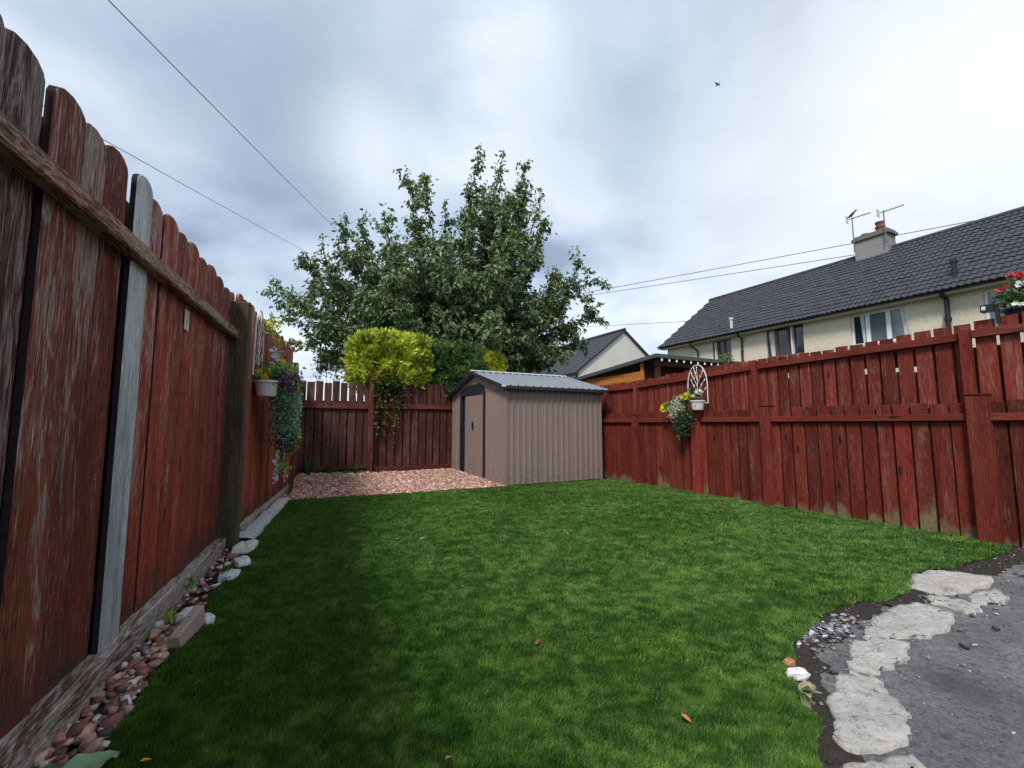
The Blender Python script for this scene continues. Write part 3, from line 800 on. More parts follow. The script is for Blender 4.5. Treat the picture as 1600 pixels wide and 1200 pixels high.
        mb = MB(); mb.box((xr0 - 0.004, ye - 0.006, zc - 0.055), (xr1 + 0.004, ye + 0.006, zc + 0.004)); mb.build("eave_trim", M['dark_recess'], s_)
        # verge strip along the front gable
        n_ = Vector((0, -sgn * sl, 1)).normalized()
        mb = MB()
        for xx in (xr0 - 0.012, xr1):
            mb.add([(xx, ye, zc - 0.05), (xx, ym, za - 0.012), (xx, ym, za + 0.048), (xx, ye, zc + 0.01), (xx + .012, ye, zc - .05), (xx + .012, ym, za - .012), (xx + .012, ym, za + .048), (xx + .012, ye, zc + .01)],
                   [(0, 1, 2, 3), (7, 6, 5, 4), (0, 4, 5, 1), (1, 5, 6, 2), (2, 6, 7, 3), (3, 7, 4, 0)])
        mb.build("verge_trim", M['dark_recess'], s_)
        mb = MB(); mb.box((xr0 - 0.022, ye - 0.012, zc - 0.02), (xr0 + 0.04, ye + 0.03, zc + 0.03)); mb.build("end_cap", M['trim'], s_)
    mb = MB(); mb.add([(xr0 - .01, ym - .07, za + .045), (xr0 - .01, ym, za + .078), (xr0 - .01, ym + .07, za + .045), (xr1 + .01, ym - .07, za + .045), (xr1 + .01, ym, za + .078), (xr1 + .01, ym + .07, za + .045)],
                       [(0, 3, 4, 1), (1, 4, 5, 2), (0, 1, 2), (3, 5, 4)])
    mb.build("ridge_cap", plain("ridge_metal", (0.50, 0.52, 0.54), 0.4, 0.5, 0.2), s_)
metal_shed()

# ------------------------------------------------------------------ houses behind the right fence
def harl(name, base, dark):
    b = NB(name)
    ob = b.tc.outputs["Object"]
    c = b.mix(b.noise(ob, 1.3, 4, 0.6), base, dark)
    sp = b.ramp(b.noise(ob, 38, 3, 0.7), 0.40, 0.62, 0.66, 1.06)
    k = b.N("ShaderNodeCombineColor")
    for i in range(3): b.put(sp, k.inputs[i])
    c = b.mix(1.0, c, k.outputs[0], 'MULTIPLY')
    b.bump(b.noise(ob, 38, 4, 0.75), 0.8, 0.03)
    return b.fin(c, 0.95, 0.1)

def tile_material():
    b = NB("dark_concrete_tiles")
    oi = b.N("ShaderNodeObjectInfo"); g_ = b.N("ShaderNodeNewGeometry")
    pos = g_.outputs["Position"]
    c = b.mix(b.noise(pos, 2.4, 5, 0.7), (0.022, 0.024, 0.032), (0.066, 0.070, 0.084))
    sp = b.ramp(b.noise(pos, 14, 5, 0.75), 0.57, 0.72, 0.0, 0.6)
    c = b.mix(sp, c, (0.27, 0.28, 0.28))
    b.bump(b.noise(pos, 30, 4, 0.7), 0.35, 0.01)
    return b.fin(c, 0.75, 0.3)

def tile_shape(w, l, th=0.032):
    """one roll tile: two low waves across, thick lower edge; built flat, x across, y up the slope"""
    prof = []
    for i in range(11):
        a = i / 10
        prof.append((a * w * 1.02 - w / 2, 0.036 * (0.5 - 0.5 * math.cos(4 * math.pi * a)) ** 0.8))
    V, Fc = [], []
    for x, h in prof:
        V.append((x, 0, h + th)); V.append((x, l, h)); V.append((x, 0.0, h - 0.004))
    for i in range(10):
        a = 3 * i; b_ = a + 3
        Fc.append((a, b_, b_ + 1, a + 1)); Fc.append((a + 2, b_ + 2, b_, a))
    return V, Fc

def terrace():
    cream = harl("cream_harling", (0.84, 0.77, 0.62), (0.70, 0.63, 0.50))
    tiles = tile_material()
    fascia = plain("fascia_paint", (0.46, 0.42, 0.35), 0.6, 0.3, 0, 0.2, 5)
    glass = plain("window_glass", (0.10, 0.13, 0.16), 0.06, 0.9, 0, 0.2, 2)
    darkglass = plain("dark_window_glass", (0.016, 0.022, 0.03), 0.06, 0.8, 0, 0.2, 2)
    upvc = plain("white_window_frame", (0.70, 0.72, 0.74), 0.4, 0.4, 0, 0.06)
    brown = plain("brown_window_frame", (0.11, 0.05, 0.032), 0.5, 0.4, 0, 0.2)
    curtain = plain("net_curtain", (0.55, 0.58, 0.60), 0.9, 0.1, 0, 0.15, 18)
    xw, xe, xr = 16.95, 16.55, 20.6
    ze, zr = 4.93, 7.90
    ya, yb = -6.0, 15.62
    h = thing("terrace_house", "long cream rendered terrace with dark tiled roof and chimney beyond the right fence", "house", (xw, 5, 0))
    # wall facing the garden with real openings
    wins = [(12.10, 13.02, 3.72, 4.80), (9.14, 10.55, 3.72, 4.86), (6.07, 7.62, 3.72, 4.80), (2.55, 4.42, 3.62, 4.79)]
    ys = sorted({ya, yb, *[w[0] for w in wins], *[w[1] for w in wins]}); zs = sorted({0.0, ze + 0.02, *[w[2] for w in wins], *[w[3] for w in wins]})
    mb = MB()
    for i in range(len(ys) - 1):
        for j in range(len(zs) - 1):
            cy, cz = (ys[i] + ys[i+1]) / 2, (zs[j] + zs[j+1]) / 2
            if any(w[0] < cy < w[1] and w[2] < cz < w[3] for w in wins): continue
            mb.add([(xw, ys[i], zs[j]), (xw, ys[i+1], zs[j]), (xw, ys[i+1], zs[j+1]), (xw, ys[i], zs[j+1])], [(3, 2, 1, 0)])
    for (w0, w1, b0, b1) in wins:
        r_ = 0.14
        mb.add([(xw, w0, b0), (xw, w1, b0), (xw, w1, b1), (xw, w0, b1), (xw + r_, w0, b0), (xw + r_, w1, b0), (xw + r_, w1, b1), (xw + r_, w0, b1)],
               [(0, 1, 5, 4), (1, 2, 6, 5), (2, 3, 7, 6), (3, 0, 4, 7)])
    mb.build("wall", cream, h)
    x2 = 2 * xr - xw
    mb = MB(); mb.add([(xw, yb, 0), (x2, yb, 0), (x2, yb, ze), (xr, yb, zr - 0.05), (xw, yb, ze)], [(0, 4, 3, 2, 1)]); mb.build("gable_wall", cream, h)
    mb = MB(); mb.add([(x2, ya, 0), (x2, yb, 0), (x2, yb, ze), (x2, ya, ze)], [(0, 1, 2, 3)]); mb.build("rear_wall", cream, h)
    # windows
    def window(w, frame, lights, gl, fw=0.055, curtains=(), openleaf=None):
        w0, w1, b0, b1 = w
        xx = xw + 0.07
        mb = MB()
        mb.box((xx, w0 + .004, b0 + .004), (xx + .05, w0 + fw, b1 - .004)); mb.box((xx, w1 - fw, b0 + .004), (xx + .05, w1 - .004, b1 - .004))
        mb.box((xx, w0 + fw, b1 - fw), (xx + .05, w1 - fw, b1 - .004)); mb.box((xx, w0 + fw, b0 + .004), (xx + .05, w1 - fw, b0 + fw))
        for l in lights[1:-1]:
            yy = w0 + (w1 - w0) * l
            mb.box((xx - .004, yy - fw * .8, b0 + fw), (xx + .046, yy + fw * .8, b1 - fw))
        o = mb.build("window", frame, h)
        for k in range(len(lights) - 1):
            p0 = w0 + (w1 - w0) * lights[k] + fw * .8; p1 = w0 + (w1 - w0) * lights[k + 1] - fw * .8
            m2 = MB(); m2.add([(xx + .03, p0, b0 + fw), (xx + .03, p1, b0 + fw), (xx + .03, p1, b1 - fw), (xx + .03, p0, b1 - fw)], [(3, 2, 1, 0)])
            m2.build("pane", gl[k] if isinstance(gl, list) else gl, o)
        for (c0, c1, c2) in curtains:
            y0, y1, y2 = (w0 + (w1 - w0) * c for c in (c0, c1, c2)); V = []; Fc = []
            for q in range(9):
                f_ = q / 8; V.append((xx + .022 - .006 * (q % 2), y0 + (y1 - y0) * f_, b1 - fw)); V.append((xx + .022 - .006 * (q % 2), y0 + (y2 - y0) * f_, b0 + fw))
            for q in range(8): Fc.append((2*q, 2*q+1, 2*q+3, 2*q+2))
            mesh("curtain", V, Fc, curtain, o)
        sb = MB(); sb.box((xw - .05, w0 - .04, b0 - .06), (xw + .1, w1 + .04, b0 - .002)); sb.build("window_sill", fascia, o)
        return o
    window(wins[0], brown, [0, 0.40, 0.72, 1], darkglass)
    window(wins[1], brown, [0, 0.42, 0.74, 1], darkglass, 0.06, [(0.80, 0.97, 0.9)])
    window(wins[2], upvc, [0, 0.34, 0.70, 1], [glass, glass, darkglass], 0.075, [(0.76, 0.84, 0.80), (.04, .14, .09)])
    window(wins[3], upvc, [0, 0.30, 0.62, 1], glass, 0.07)
    # open brown casement leaf and the white edge of the small window
    mb = MB(); mb.box((xw - 0.05, 9.53, 3.75), (xw + 0.10, 9.57, 4.80)); mb.build("casement", upvc, h)
    mb = MB(); mb.box((xw - 0.06, 12.82, 3.75), (xw + 0.08, 12.86, 4.74)); mb.build("casement", upvc, h)
    # fascia, soffit, gutter
    mb = MB(); mb.box((xe + .09, ya, ze - .10), (xe + .12, yb + .2, ze + .03)); mb.box((xe + .12, ya, ze - .10), (xw - .002, yb + .2, ze - .08)); mb.build("fascia", fascia, h)
    mb = MB(); mb.tube([(xe + .035, ya, ze + .0), (xe + .035, yb + .22, ze + .0)], 0.055, 8); mb.build("gutter", M['black'], h)
    for y, sw in ((13.86, True), (11.55, False), (5.15, False)):
        mb = MB()
        if sw: mb.tube([(xe + .04, y + .1, ze - .03), (xe + .06, y + .1, ze - .16), (xw - .07, y - .08, ze - .42), (xw - .07, y - .1, ze - .6), (xw - .07, y - .1, 0)], .042, 8)
        else:
            mb.tube([(xe + .04, y, ze - .03), (xe + .08, y, ze - .14), (xw - .07, y, ze - .22), (xw - .07, y, 0)], .06 if y < 6 else .042, 8)
            mb.tube([(xw - .07, y, ze - .75), (xw - .07, y, ze - .86)], .085 if y < 6 else .055, 8)
        mb.build("downpipe", M['black'], h)
    # roof deck + individual roll tiles
    slope_l = math.hypot(xr - xe, zr - ze); pit = math.atan2(zr - ze, xr - xe)
    ydir, up_s = Vector((0, -1, 0)), Vector((math.cos(pit), 0, math.sin(pit))); nrm = Vector((-math.sin(pit), 0, math.cos(pit)))
    mb = MB()
    y1v = yb + 0.25
    mb.add([(xe, ya, ze), (xr, ya, zr), (xr, y1v, zr), (xe, y1v, ze)], [(0, 1, 2, 3)])
    mb.add([(xr, ya, zr), (2*xr - xe, ya, ze), (2*xr - xe, y1v, ze), (xr, y1v, zr)], [(0, 1, 2, 3)])
    mb.add([(xe, y1v, ze), (xr, y1v, zr), (xr, y1v, zr - .12), (xe, y1v, ze - .12)], [(0, 1, 2, 3)])
    roof = mb.build("roof", tiles, h)
    w, l, courses = 0.315, 0.325, 16
    l = slope_l / courses
    TV, TF = tile_shape(w, l * 1.12)
    R3 = Matrix((( -ydir.x, up_s.x, nrm.x), (-ydir.y, up_s.y, nrm.y), (-ydir.z, up_s.z, nrm.z)))   # columns: +y across, up slope, normal
    tm = bpy.data.meshes.new("roof_tile")
    # across axis = +Y mirrored so that normals face out
    Rm = Matrix(((0, up_s.x, nrm.x), (-1, up_s.y, nrm.y), (0, up_s.z, nrm.z)))
    tm.from_pydata([tuple(Rm @ Vector(v)) for v in TV], [], TF); tm.materials.append(tiles)
    tm.polygons.foreach_set("use_smooth", [False] * len(tm.polygons)); tm.update()
    spots = []
    for c in range(courses):
        off = (c % 2) * w / 2
        y = y1v - w / 2 - off
        while y > ya + 0.3:
            p = Vector((xe, y, ze)) + up_s * (c * l - 0.05) + nrm * 0.012
            spots.append(p); y -= w
    vis = [p for p in spots if p.y > 3.4]
    vis.sort(key=lambda p: p.length)
    single = vis[:300]; ids = {id(p) for p in single}
    for p in single:
        o = bpy.data.objects.new("roof_tile", tm); COL.objects.link(o); o.parent = roof; o.location = p + Vector((random.uniform(-.004, .004), 0, random.uniform(-.004, .004)))
        o.rotation_euler = (random.uniform(-.022, .022), random.uniform(-.02, .02), random.uniform(-.022, .022))
    mb = MB()
    RV = [Rm @ Vector(v) for v in TV]
    for p in spots:
        if id(p) in ids: continue
        j = Vector((random.uniform(-.006, .006), 0, random.uniform(-.006, .006)))
        mb.add([v + p + j for v in RV], TF)
    tag(mb.build("roof_tiles", tiles, roof), kind="stuff")
    mb = MB()
    y = y1v
    while y > ya:
        mb.tube([(xr, y, zr + .02), (xr, y - .43, zr + .02)], .11, 8); y -= .45
    mb.build("ridge_tiles", tiles, roof)
    # vents through the slope
    p = Vector((xe, 5.0, ze)) + up_s * 0.75
    mb = MB(); mb.lathe(p, [(.10, -.1), (.10, .05), (.065, .07), (.065, .42), (.09, .43), (.09, .52), (0, .53)], 10); mb.build("vent_pipe", M['black'], roof)
    p = Vector((xe, 12.0, ze)) + up_s * 0.42
    mb = MB(); mb.lathe(p, [(.06, -.1), (.06, .4), (.09, .41), (.09, .5), (0, .51)], 8); mb.build("vent_pipe", M['trim'], roof)
    # chimney
    st = harl("chimney_stone", (0.44, 0.43, 0.42), (0.17, 0.16, 0.155))
    cx, c0, c1 = 20.55, 7.62, 8.78
    mb = MB(); mb.box((cx - .33, c0 + .04, 7.2), (cx + .33, c1 - .04, 8.45)); ch = mb.build("chimney", st, roof)
    mb = MB(); mb.box((cx - .40, c0 - .04, 8.45), (cx + .40, c1 + .04, 8.56)); mb.box((cx - .35, c0 + .01, 8.56), (cx + .35, c1 - .01, 8.64)); mb.build("chimney_cap", plain("mossy_cap", (0.16, 0.16, 0.12), .95, .1, 0, .4, 9, .5), ch)
    clay = plain("clay_pot", (0.24, 0.105, 0.08), .85, .15, 0, .25, 8)
    mb = MB(); mb.lathe((cx, 7.98, 8.62), [(.15, 0), (.14, .18), (.17, .20), (.17, .26), (.13, .27), (.13, .38), (.16, .39), (.16, .45), (0.10, .46), (.10, .3)], 14); mb.build("chimney_pot", clay, ch)
    mb = MB(); mb.lathe((cx, 8.48, 8.62), [(.10, 0), (.10, .06), (.16, .08), (.16, .14), (0, .17)], 12); mb.build("chimney_pot", M['bark'], ch)
    # aerials clamped to the chimney
    steel = plain("aerial_metal", (0.16, 0.17, 0.18), .45, .4, .3)
    def aerial(y, ztop, dirv, z0, lab):
        t = thing("roof_aerial", lab, "aerial", (cx - .46, y, z0), "aerials strapped to the chimney")
        mb = MB(); mb.tube([(cx - .46, y, z0), (cx - .47, y, ztop)], .022, 6); mb.build("mast", steel, t)
        mb = MB(); b0 = Vector((cx - .47, y, ztop - .06)); d = Vector(dirv).normalized()
        mb.tube([b0 - d * .12, b0 + d * .62], .016, 6)
        pv = d.cross(Vector((0, 0, 1))).normalized()
        for k in range(7):
            q = b0 + d * (.06 + k * .085); mb.tube([q - pv * .10, q + pv * .10], .007, 4)
        mb.build("boom", steel, t)
        mb = MB(); q = b0 - d * .17
        for zz in (-.13, -.05, .05, .13): mb.tube([q - pv * .17 + Vector((0, 0, zz)), q + pv * .17 + Vector((0, 0, zz))], .010, 4)
        mb.tube([q + Vector((0, 0, -.15)), q + Vector((0, 0, .15))], .012, 4)
        mb.build("reflector", steel, t)
        return t
    aerial(8.70, 9.48, (0.05, -1, -.03), 8.0, "thin television aerial on the far end of the chimney, with a bird on it")
    aerial(7.66, 9.30, (0.05, -1, 0.0), 8.0, "television aerial on the near end of the chimney beside the clay pot")
terrace()

def small_bird(loc, s_, label, flying=False):
    t = thing("bird", label, "bird", loc)
    dark = plain("dark_feathers", (0.02, 0.02, 0.025), .7, .2)
    loc = Vector(loc); mb = MB()
    # body: swept ellipse with head, beak and tail in one skin
    prof = [(-1.0, .05, .02), (-.75, .10, .05), (-.4, .26, .05), (0, .34, .08), (.35, .27, .16), (.55, .19, .26), (.72, .20, .33), (.88, .13, .33), (1.05, .02, .30)]
    pts = []; n = 8
    for (y, r, z) in prof:
        for k in range(n):
            q = 2 * math.pi * k / n; pts.append(loc + Vector((math.cos(q) * r * .8, -y, math.sin(q) * r + z + (.5 + .45 * y if not flying else .35))) * s_)
    Fc = [(i*n+k, i*n+(k+1) % n, (i+1)*n+(k+1) % n, (i+1)*n+k) for i in range(len(prof)-1) for k in range(n)]
    mesh("body", pts, Fc, dark, t, True)
    if flying:
        for sg in (-1, 1):
            V = [loc + Vector(v) * s_ for v in ((sg*.2, -.35, .5), (sg*.2, .3, .5), (sg*1.1, .15, .85), (sg*2.0, .45, .7), (sg*1.1, -.3, .88), (sg*.2, 0, .56))]
            mesh("wing", V, [(0, 5, 4), (5, 1, 2, 4), (4, 2, 3)], dark, t)
    else:
        mb = MB(); mb.tube([loc + Vector((.08, 0, 0)) * s_, loc + Vector((.08, 0, .2)) * s_], .03 * s_, 4); mb.tube([loc + Vector((-.08, 0, 0)) * s_, loc + Vector((-.08, 0, .2)) * s_], .03 * s_, 4); mb.build("leg", dark, t)
small_bird((20.08, 8.70, 9.47), 0.19, "small dark bird perched on the far chimney aerial")
small_bird(at(1121, 134, 28), 0.16, "tiny dark bird flying high in the open sky", True)

def far_house():
    white = harl("pale_harling", (0.80, 0.78, 0.73), (0.64, 0.62, 0.57))
    tiles = bpy.data.materials["dark_concrete_tiles"]
    y0, xr, zr, hw, ze = 23.7, 21.4, 7.85, 4.35, 4.55
    h = thing("gable_house", "pale rendered gable end house with grey roof beyond the orange outbuilding", "house", (xr, y0, 0))
    mb = MB(); mb.add([(xr - hw + .3, y0, 0), (xr + hw - .3, y0, 0), (xr + hw - .3, y0, ze + .2), (xr, y0, zr - .08), (xr - hw + .3, y0, ze + .2)], [(0, 1, 2, 3, 4)])
    mb.add([(xr - hw + .3, y0, 0), (xr - hw + .3, y0 + 24, 0), (xr - hw + .3, y0 + 24, ze + .2), (xr - hw + .3, y0, ze + .2)], [(3, 2, 1, 0)])
    mb.build("wall", white, h)
    V, Fc = [], []; n = 15
    for sg in (-1, 1):
        for i in range(n):
            f0, f1 = i / n, (i + 1) / n
            xa, za = xr + sg * hw * (1 - f0), ze + (zr - ze) * f0; xb, zb = xr + sg * hw * (1 - f1), ze + (zr - ze) * f1
            b = len(V); V += [(xa, y0 - .12, za + .05), (xa, y0 + 24, za + .05), (xb, y0 + 24, zb + .012), (xb, y0 - .12, zb + .012), (xa, y0 - .12, za), (xa, y0 + 24, za)]
            q = [(b, b+3, b+2, b+1), (b+4, b, b+1, b+5)]; Fc += q if sg < 0 else [t[::-1] for t in q]
    r_ = mesh("roof", V, Fc, tiles, h)
    mb = MB()
    for sg in (-1, 1):
        mb.add([(xr + sg*hw, y0 - .14, ze - .10), (xr, y0 - .14, zr - .10), (xr, y0 - .14, zr + .06), (xr + sg*hw, y0 - .14, ze + .06), (xr + sg*hw, y0 - .02, ze - .10), (xr, y0 - .02, zr - .10)], [(0, 1, 2, 3), (0, 4, 5, 1)])
    mb.build("bargeboard", M['cable'], r_)
    mb = MB(); mb.tube([(xr, y0 - .14, zr + .06), (xr, y0 + 24, zr + .06)], .11, 8); mb.build("ridge", tiles, r_)
    mb = MB(); mb.box((xr - .4, y0 + 11.0, 7.3), (xr + .4, y0 + 12.1, 8.8)); mb.lathe((xr, y0 + 11.5, 8.8), [(.14, 0), (.13, .4), (.17, .42), (0, .5)], 10); mb.build("chimney", bpy.data.materials["chimney_stone"], r_)
    mb = MB(); mb.tube([(xr - hw - .02, y0 - .1, ze - .02), (xr - hw - .02, y0 + 24, ze - .02)], .06, 8); mb.tube([(xr - hw + .22, y0 + .15, ze - .1), (xr - hw + .22, y0 + .15, 0)], .05, 8); mb.build("gutter", M['black'], h)
far_house()

def outbuilding():
    orange = wood("orange_stained_cladding", (0.50, 0.190, 0.035), (0.58, 0.27, 0.08), 0.4, 0.25, 'Y', contour=5)
    felt = plain("mineral_roof_felt", (0.075, 0.082, 0.085), .95, .15, 0, .35, 20, .5)
    inner = plain("porch_shade_boards", (0.055, 0.020, 0.013), .8, .2, 0, .3, 6)  # porch boards coloured near black for the shade inside the open front
    x0, x1, yf, yk = 7.0, 11.2, 6.77, 9.95
    zf, zk = 2.62, 2.345
    t = thing("garden_outbuilding", "orange timber garden outbuilding with felt lean-to roof behind the right fence", "outbuilding", (x0, 8, 0))
    V = []
    for th in (0, .085):
        V += [(x0, yf, zf - th), (x1, yf, zf - th), (x1, yk, zk - th), (x0, yk, zk - th)]
    mesh("roof", V, [(0, 1, 2, 3), (7, 6, 5, 4), (0, 4, 5, 1), (1, 5, 6, 2), (2, 6, 7, 3), (3, 7, 4, 0)], felt, t)
    yw = 7.30; y = 0
    sl = (zk - zf) / (yk - yf)
    for k in range(11):       # side cladding board by board, the top one cut to the roof
        z0 = 0.05 + k * 0.205; z1 = z0 + 0.200
        zt0 = zf + sl * (yw - yf) - .09; zt1 = zk - .09 - sl * .1
        a, b = min(z1, zt0), min(z1, zt1 + .02)
        if a <= z0: continue
        b = max(b, z0 + .002)
        plank("cladding_board", t, orange, (x0 + .14, yw, 0), (0, 1, 0), (-1, 0, 0), [(0, z0), (yk - .12 - yw, z0), (yk - .12 - yw, b), (0, a)], .02, .004, color=(random.uniform(.9, 1.1),) * 3 + (1,))
    plank("corner_board", t, orange, (x0 + .155, yw - .012, 0), (0, 1, 0), (-1, 0, 0), rect(0, .07, 0, 2.47), .05, .004, color=(1.05, 1, .9, 1))
    mb = MB(); mb.box((x0 + .2, yw + .05, 0), (x1 - .1, yw + .1, 2.46)); mb.build("front_wall", inner, t)
    mb = MB()
    mb.box((x0 + .15, yf + .12, 0), (x0 + .24, yf + .21, 2.51)); mb.build("porch_post", inner, t)
    mb = MB(); mb.box((x0 + 2.2, yf + .12, 0), (x0 + 2.29, yf + .21, 2.51)); mb.build("porch_post", inner, t)
    mb = MB(); mb.box((x0 + .1, yf + .10, 2.38), (x1 - .1, yf + .15, 2.50)); mb.build("front_beam", inner, t)
    # little string of lights under the front edge
    s_ = thing("string_lights", "string of small white bulbs along the outbuilding's felt roof edge", "lights", (x0, yf - .03, 2.55))
    pts = []; bulbs = []
    nb = 16
    for i in range(nb * 4 + 1):
        f_ = i / (nb * 4); ph = (i % 4) / 4
        p = Vector((x0 + .02 + f_ * 3.6, yf - .03, zf - .075 - .035 * math.sin(ph * math.pi)))
        pts.append(p)
        if i % 4 == 2: bulbs.append(p)
    mb = MB(); mb.tube(pts, .004, 4); mb.build("cord", M['cable'], s_)
    bm0 = MB(); bm0.lathe((0, 0, 0), [(0.004, .0), (.012, -.012), (.022, -.035), (.017, -.055), (0, -.062)], 8)
    me = bpy.data.meshes.new("bulb"); me.from_pydata([tuple(v) for v in bm0.V], [], bm0.F); me.materials.append(M['white_metal'])
    for p in bulbs: link("bulb", me, None, s_, p)
outbuilding()

# ------------------------------------------------------------------ vegetation
def leaf_cloud(pos, direction, length, width, fold, rngl, droop=None):
    """folded diamond leaves: base, side, tip, side; returns V, F"""
    n = len(pos)
    d = direction / np.linalg.norm(direction, axis=1, keepdims=True)
    rnd = rngl.normal(0, 1, (n, 3)); s_ = np.cross(d, rnd); s_ /= np.linalg.norm(s_, axis=1, keepdims=True) + 1e-9
    u = np.cross(s_, d)
    L_ = length[:, None]; W = width[:, None]
    b = pos; tip = pos + d * L_ - u * L_ * 0.12
    m = pos + d * L_ * 0.45
    lft = m + s_ * W + u * W * fold; rgt = m - s_ * W + u * W * fold
    V = np.stack([b, rgt, tip, lft], 1).reshape(-1, 3)
    o = (np.arange(n) * 4)[:, None]
    return V, np.concatenate([o + [0, 1, 2], o + [0, 2, 3]], 0)

def bez(a, b, c, t): return a * ((1 - t) ** 2) + b * (2 * t * (1 - t)) + c * (t * t)

def cherry_tree():
    r = np.random.default_rng(42)
    D0 = 14.0
    base = at(712, 663, D0); base.z = 0
    t = thing("cherry_tree", "large spreading cherry tree with drooping dark green leaves behind the hedge", "tree", base)
    wood_mb = MB()
    wood_mb.tube([base, base + Vector((.04, 0, .8)), base + Vector((-.02, .05, 1.7)), base + Vector((.05, 0, 2.5))], .26, 10, .19)
    tips = [(418, 455, 0), (440, 495, -1), (474, 393, .5), (500, 372, 0), (530, 347, -.5), (562, 342, 1), (598, 324, 0), (641, 281, 0), (668, 272, -.5), (697, 310, .5), (731, 284, 0), (746, 244, 0),
            (784, 236, .3), (820, 254, 0), (846, 297, -.3), (850, 345, .5), (838, 390, 0), (905, 414, 0), (930, 436, -.5), (930, 492, 0), (915, 535, .5), (880, 555, -1), (446, 530, .5), (500, 555, 0), (556, 560, -1),
            (600, 430, -2.4), (650, 395, -2), (700, 415, -2.8), (760, 430, -2.4), (820, 440, -2), (560, 470, -2.4), (620, 500, -2.8), (700, 500, -3.2), (780, 505, -2.8), (850, 500, -2), (500, 490, -2), (740, 345, -.8), (792, 330, -1),
            (800, 385, -1.2), (770, 290, .4), (690, 365, -1.0), (620, 385, -1.2), (540, 410, -1.2), (480, 440, -1), (880, 455, -1.0), (870, 425, .8), (600, 380, 2), (700, 380, 2.4), (800, 420, 2.2), (540, 440, 2), (860, 480, 2), (650, 470, 2.8), (750, 470, 2.8),
            (520, 520, 1.5), (600, 540, -1.5), (680, 545, -2.5), (760, 550, -2.2), (830, 550, -1.6), (590, 505, 1), (820, 300, 0.6), (760, 310, -.5), (570, 380, .4), (655, 330, .2), (835, 470, -.3), (460, 470, .8), (900, 510, .2)]
    for k in range(46):     # inner shoots through the body of the crown
        a, q = r.uniform(0, 6.28), r.random() ** .5
        tips.append((675 + 205 * q * math.cos(a), 478 + 88 * q * math.sin(a), r.uniform(-2.6, 2.6)))
    for k in range(10): tips.append((r.uniform(745, 835), r.uniform(290, 400), r.uniform(-1, 1)))
    P, Dv, Ln = [], [], []
    def leaves_on(pts, dens, l0=0.155, spread=0.06):
        for i in range(len(pts) - 1):
            a, b = pts[i], pts[i + 1]; seg = (b - a); n = max(1, int(seg.length * dens))
            tn = seg.normalized()
            for _ in range(n):
                f_ = r.random(); p = a + seg * f_ + Vector(r.normal(0, spread, 3))
                d = tn * .35 + Vector((r.normal(0, .6), r.normal(0, .6), -0.75 + r.normal(0, .35)))
                P.append(p); Dv.append(d); Ln.append(l0 * r.uniform(.65, 1.25))
    for k, (u, v, dd) in enumerate(tips):
        tip = at(u, v, D0 + dd)
        hgt = min(2.4, max(1.3, .5 + (tip.z - 1) * .28)) + r.uniform(-.3, .5)
        st = base + Vector((r.uniform(-.12, .12), r.uniform(-.12, .12), hgt))
        spread = (tip - st); horiz = Vector((spread.x, spread.y, 0))
        if tip.z > 6.2: mid = st + Vector((spread.x * .75, spread.y * .75, spread.z * .38))
        else: mid = st + Vector((spread.x * .5, spread.y * .5, spread.z * .62 + .25))
        n = 12
        pts = [bez(st, mid, tip, i / n) + Vector(r.normal(0, .05, 3)) * (i / n) for i in range(n + 1)]
        wood_mb.tube(pts, max(.035, .075 - .0005 * k), 5, .009, cap=False)
        leaves_on(pts[6:], 55)
        L_ = spread.length
        for j in range(17):
            f_ = r.uniform(.30, .99); i = int(f_ * n); i = min(i, n - 1)
            p0 = pts[i] + (pts[i+1] - pts[i]) * (f_ * n - i)
            tg = (pts[i+1] - pts[i]).normalized()
            side = Vector(r.normal(0, 1, 3)); side = (side - tg * side.dot(tg)).normalized()
            dirv = (tg * .75 + side * .9 + Vector((0, 0, .16))).normalized()
            ln = r.uniform(.45, 1.15) * (1.25 - f_ * .75) * (1.0 if tip.z < 6 else (.85 if f_ < .6 else .5))
            end = p0 + dirv * ln + Vector((0, 0, -.08 * ln))
            tw = [p0, p0 + dirv * ln * .5 + Vector((0, 0, .05)), end]
            wood_mb.tube(tw, .012, 3, .004, cap=False)
            leaves_on(tw, 44)
            for q in range(2):
                s2 = Vector(r.normal(0, 1, 3)).normalized(); e2 = tw[1] + (dirv * .6 + s2 * .8).normalized() * r.uniform(.2, .5)
                leaves_on([tw[1], e2], 46)
    P = np.array([tuple(p) for p in P]); Dv = np.array([tuple(d) for d in Dv]); Ln = np.array(Ln)
    V, Fc = leaf_cloud(P, Dv, Ln, Ln * r.uniform(.2, .3, len(Ln)), .35, r)
    n = len(P); print("tree leaves", n)
    q = np.clip(r.random((n, 1)) * .8 + (vnoise(P[:, 0], P[:, 2] + P[:, 1], .9, 31)[:, None] - .5) * .7, 0, 1)
    c = np.array([.045, .080, .040]) * (1 - q) + np.array([.220, .290, .125]) * q
    np_mesh("crown", V, Fc, M['leaf'], t, np.repeat(c, 4, 0))
    wood_mb.build("trunk", M['bark'], t, True)
cherry_tree()

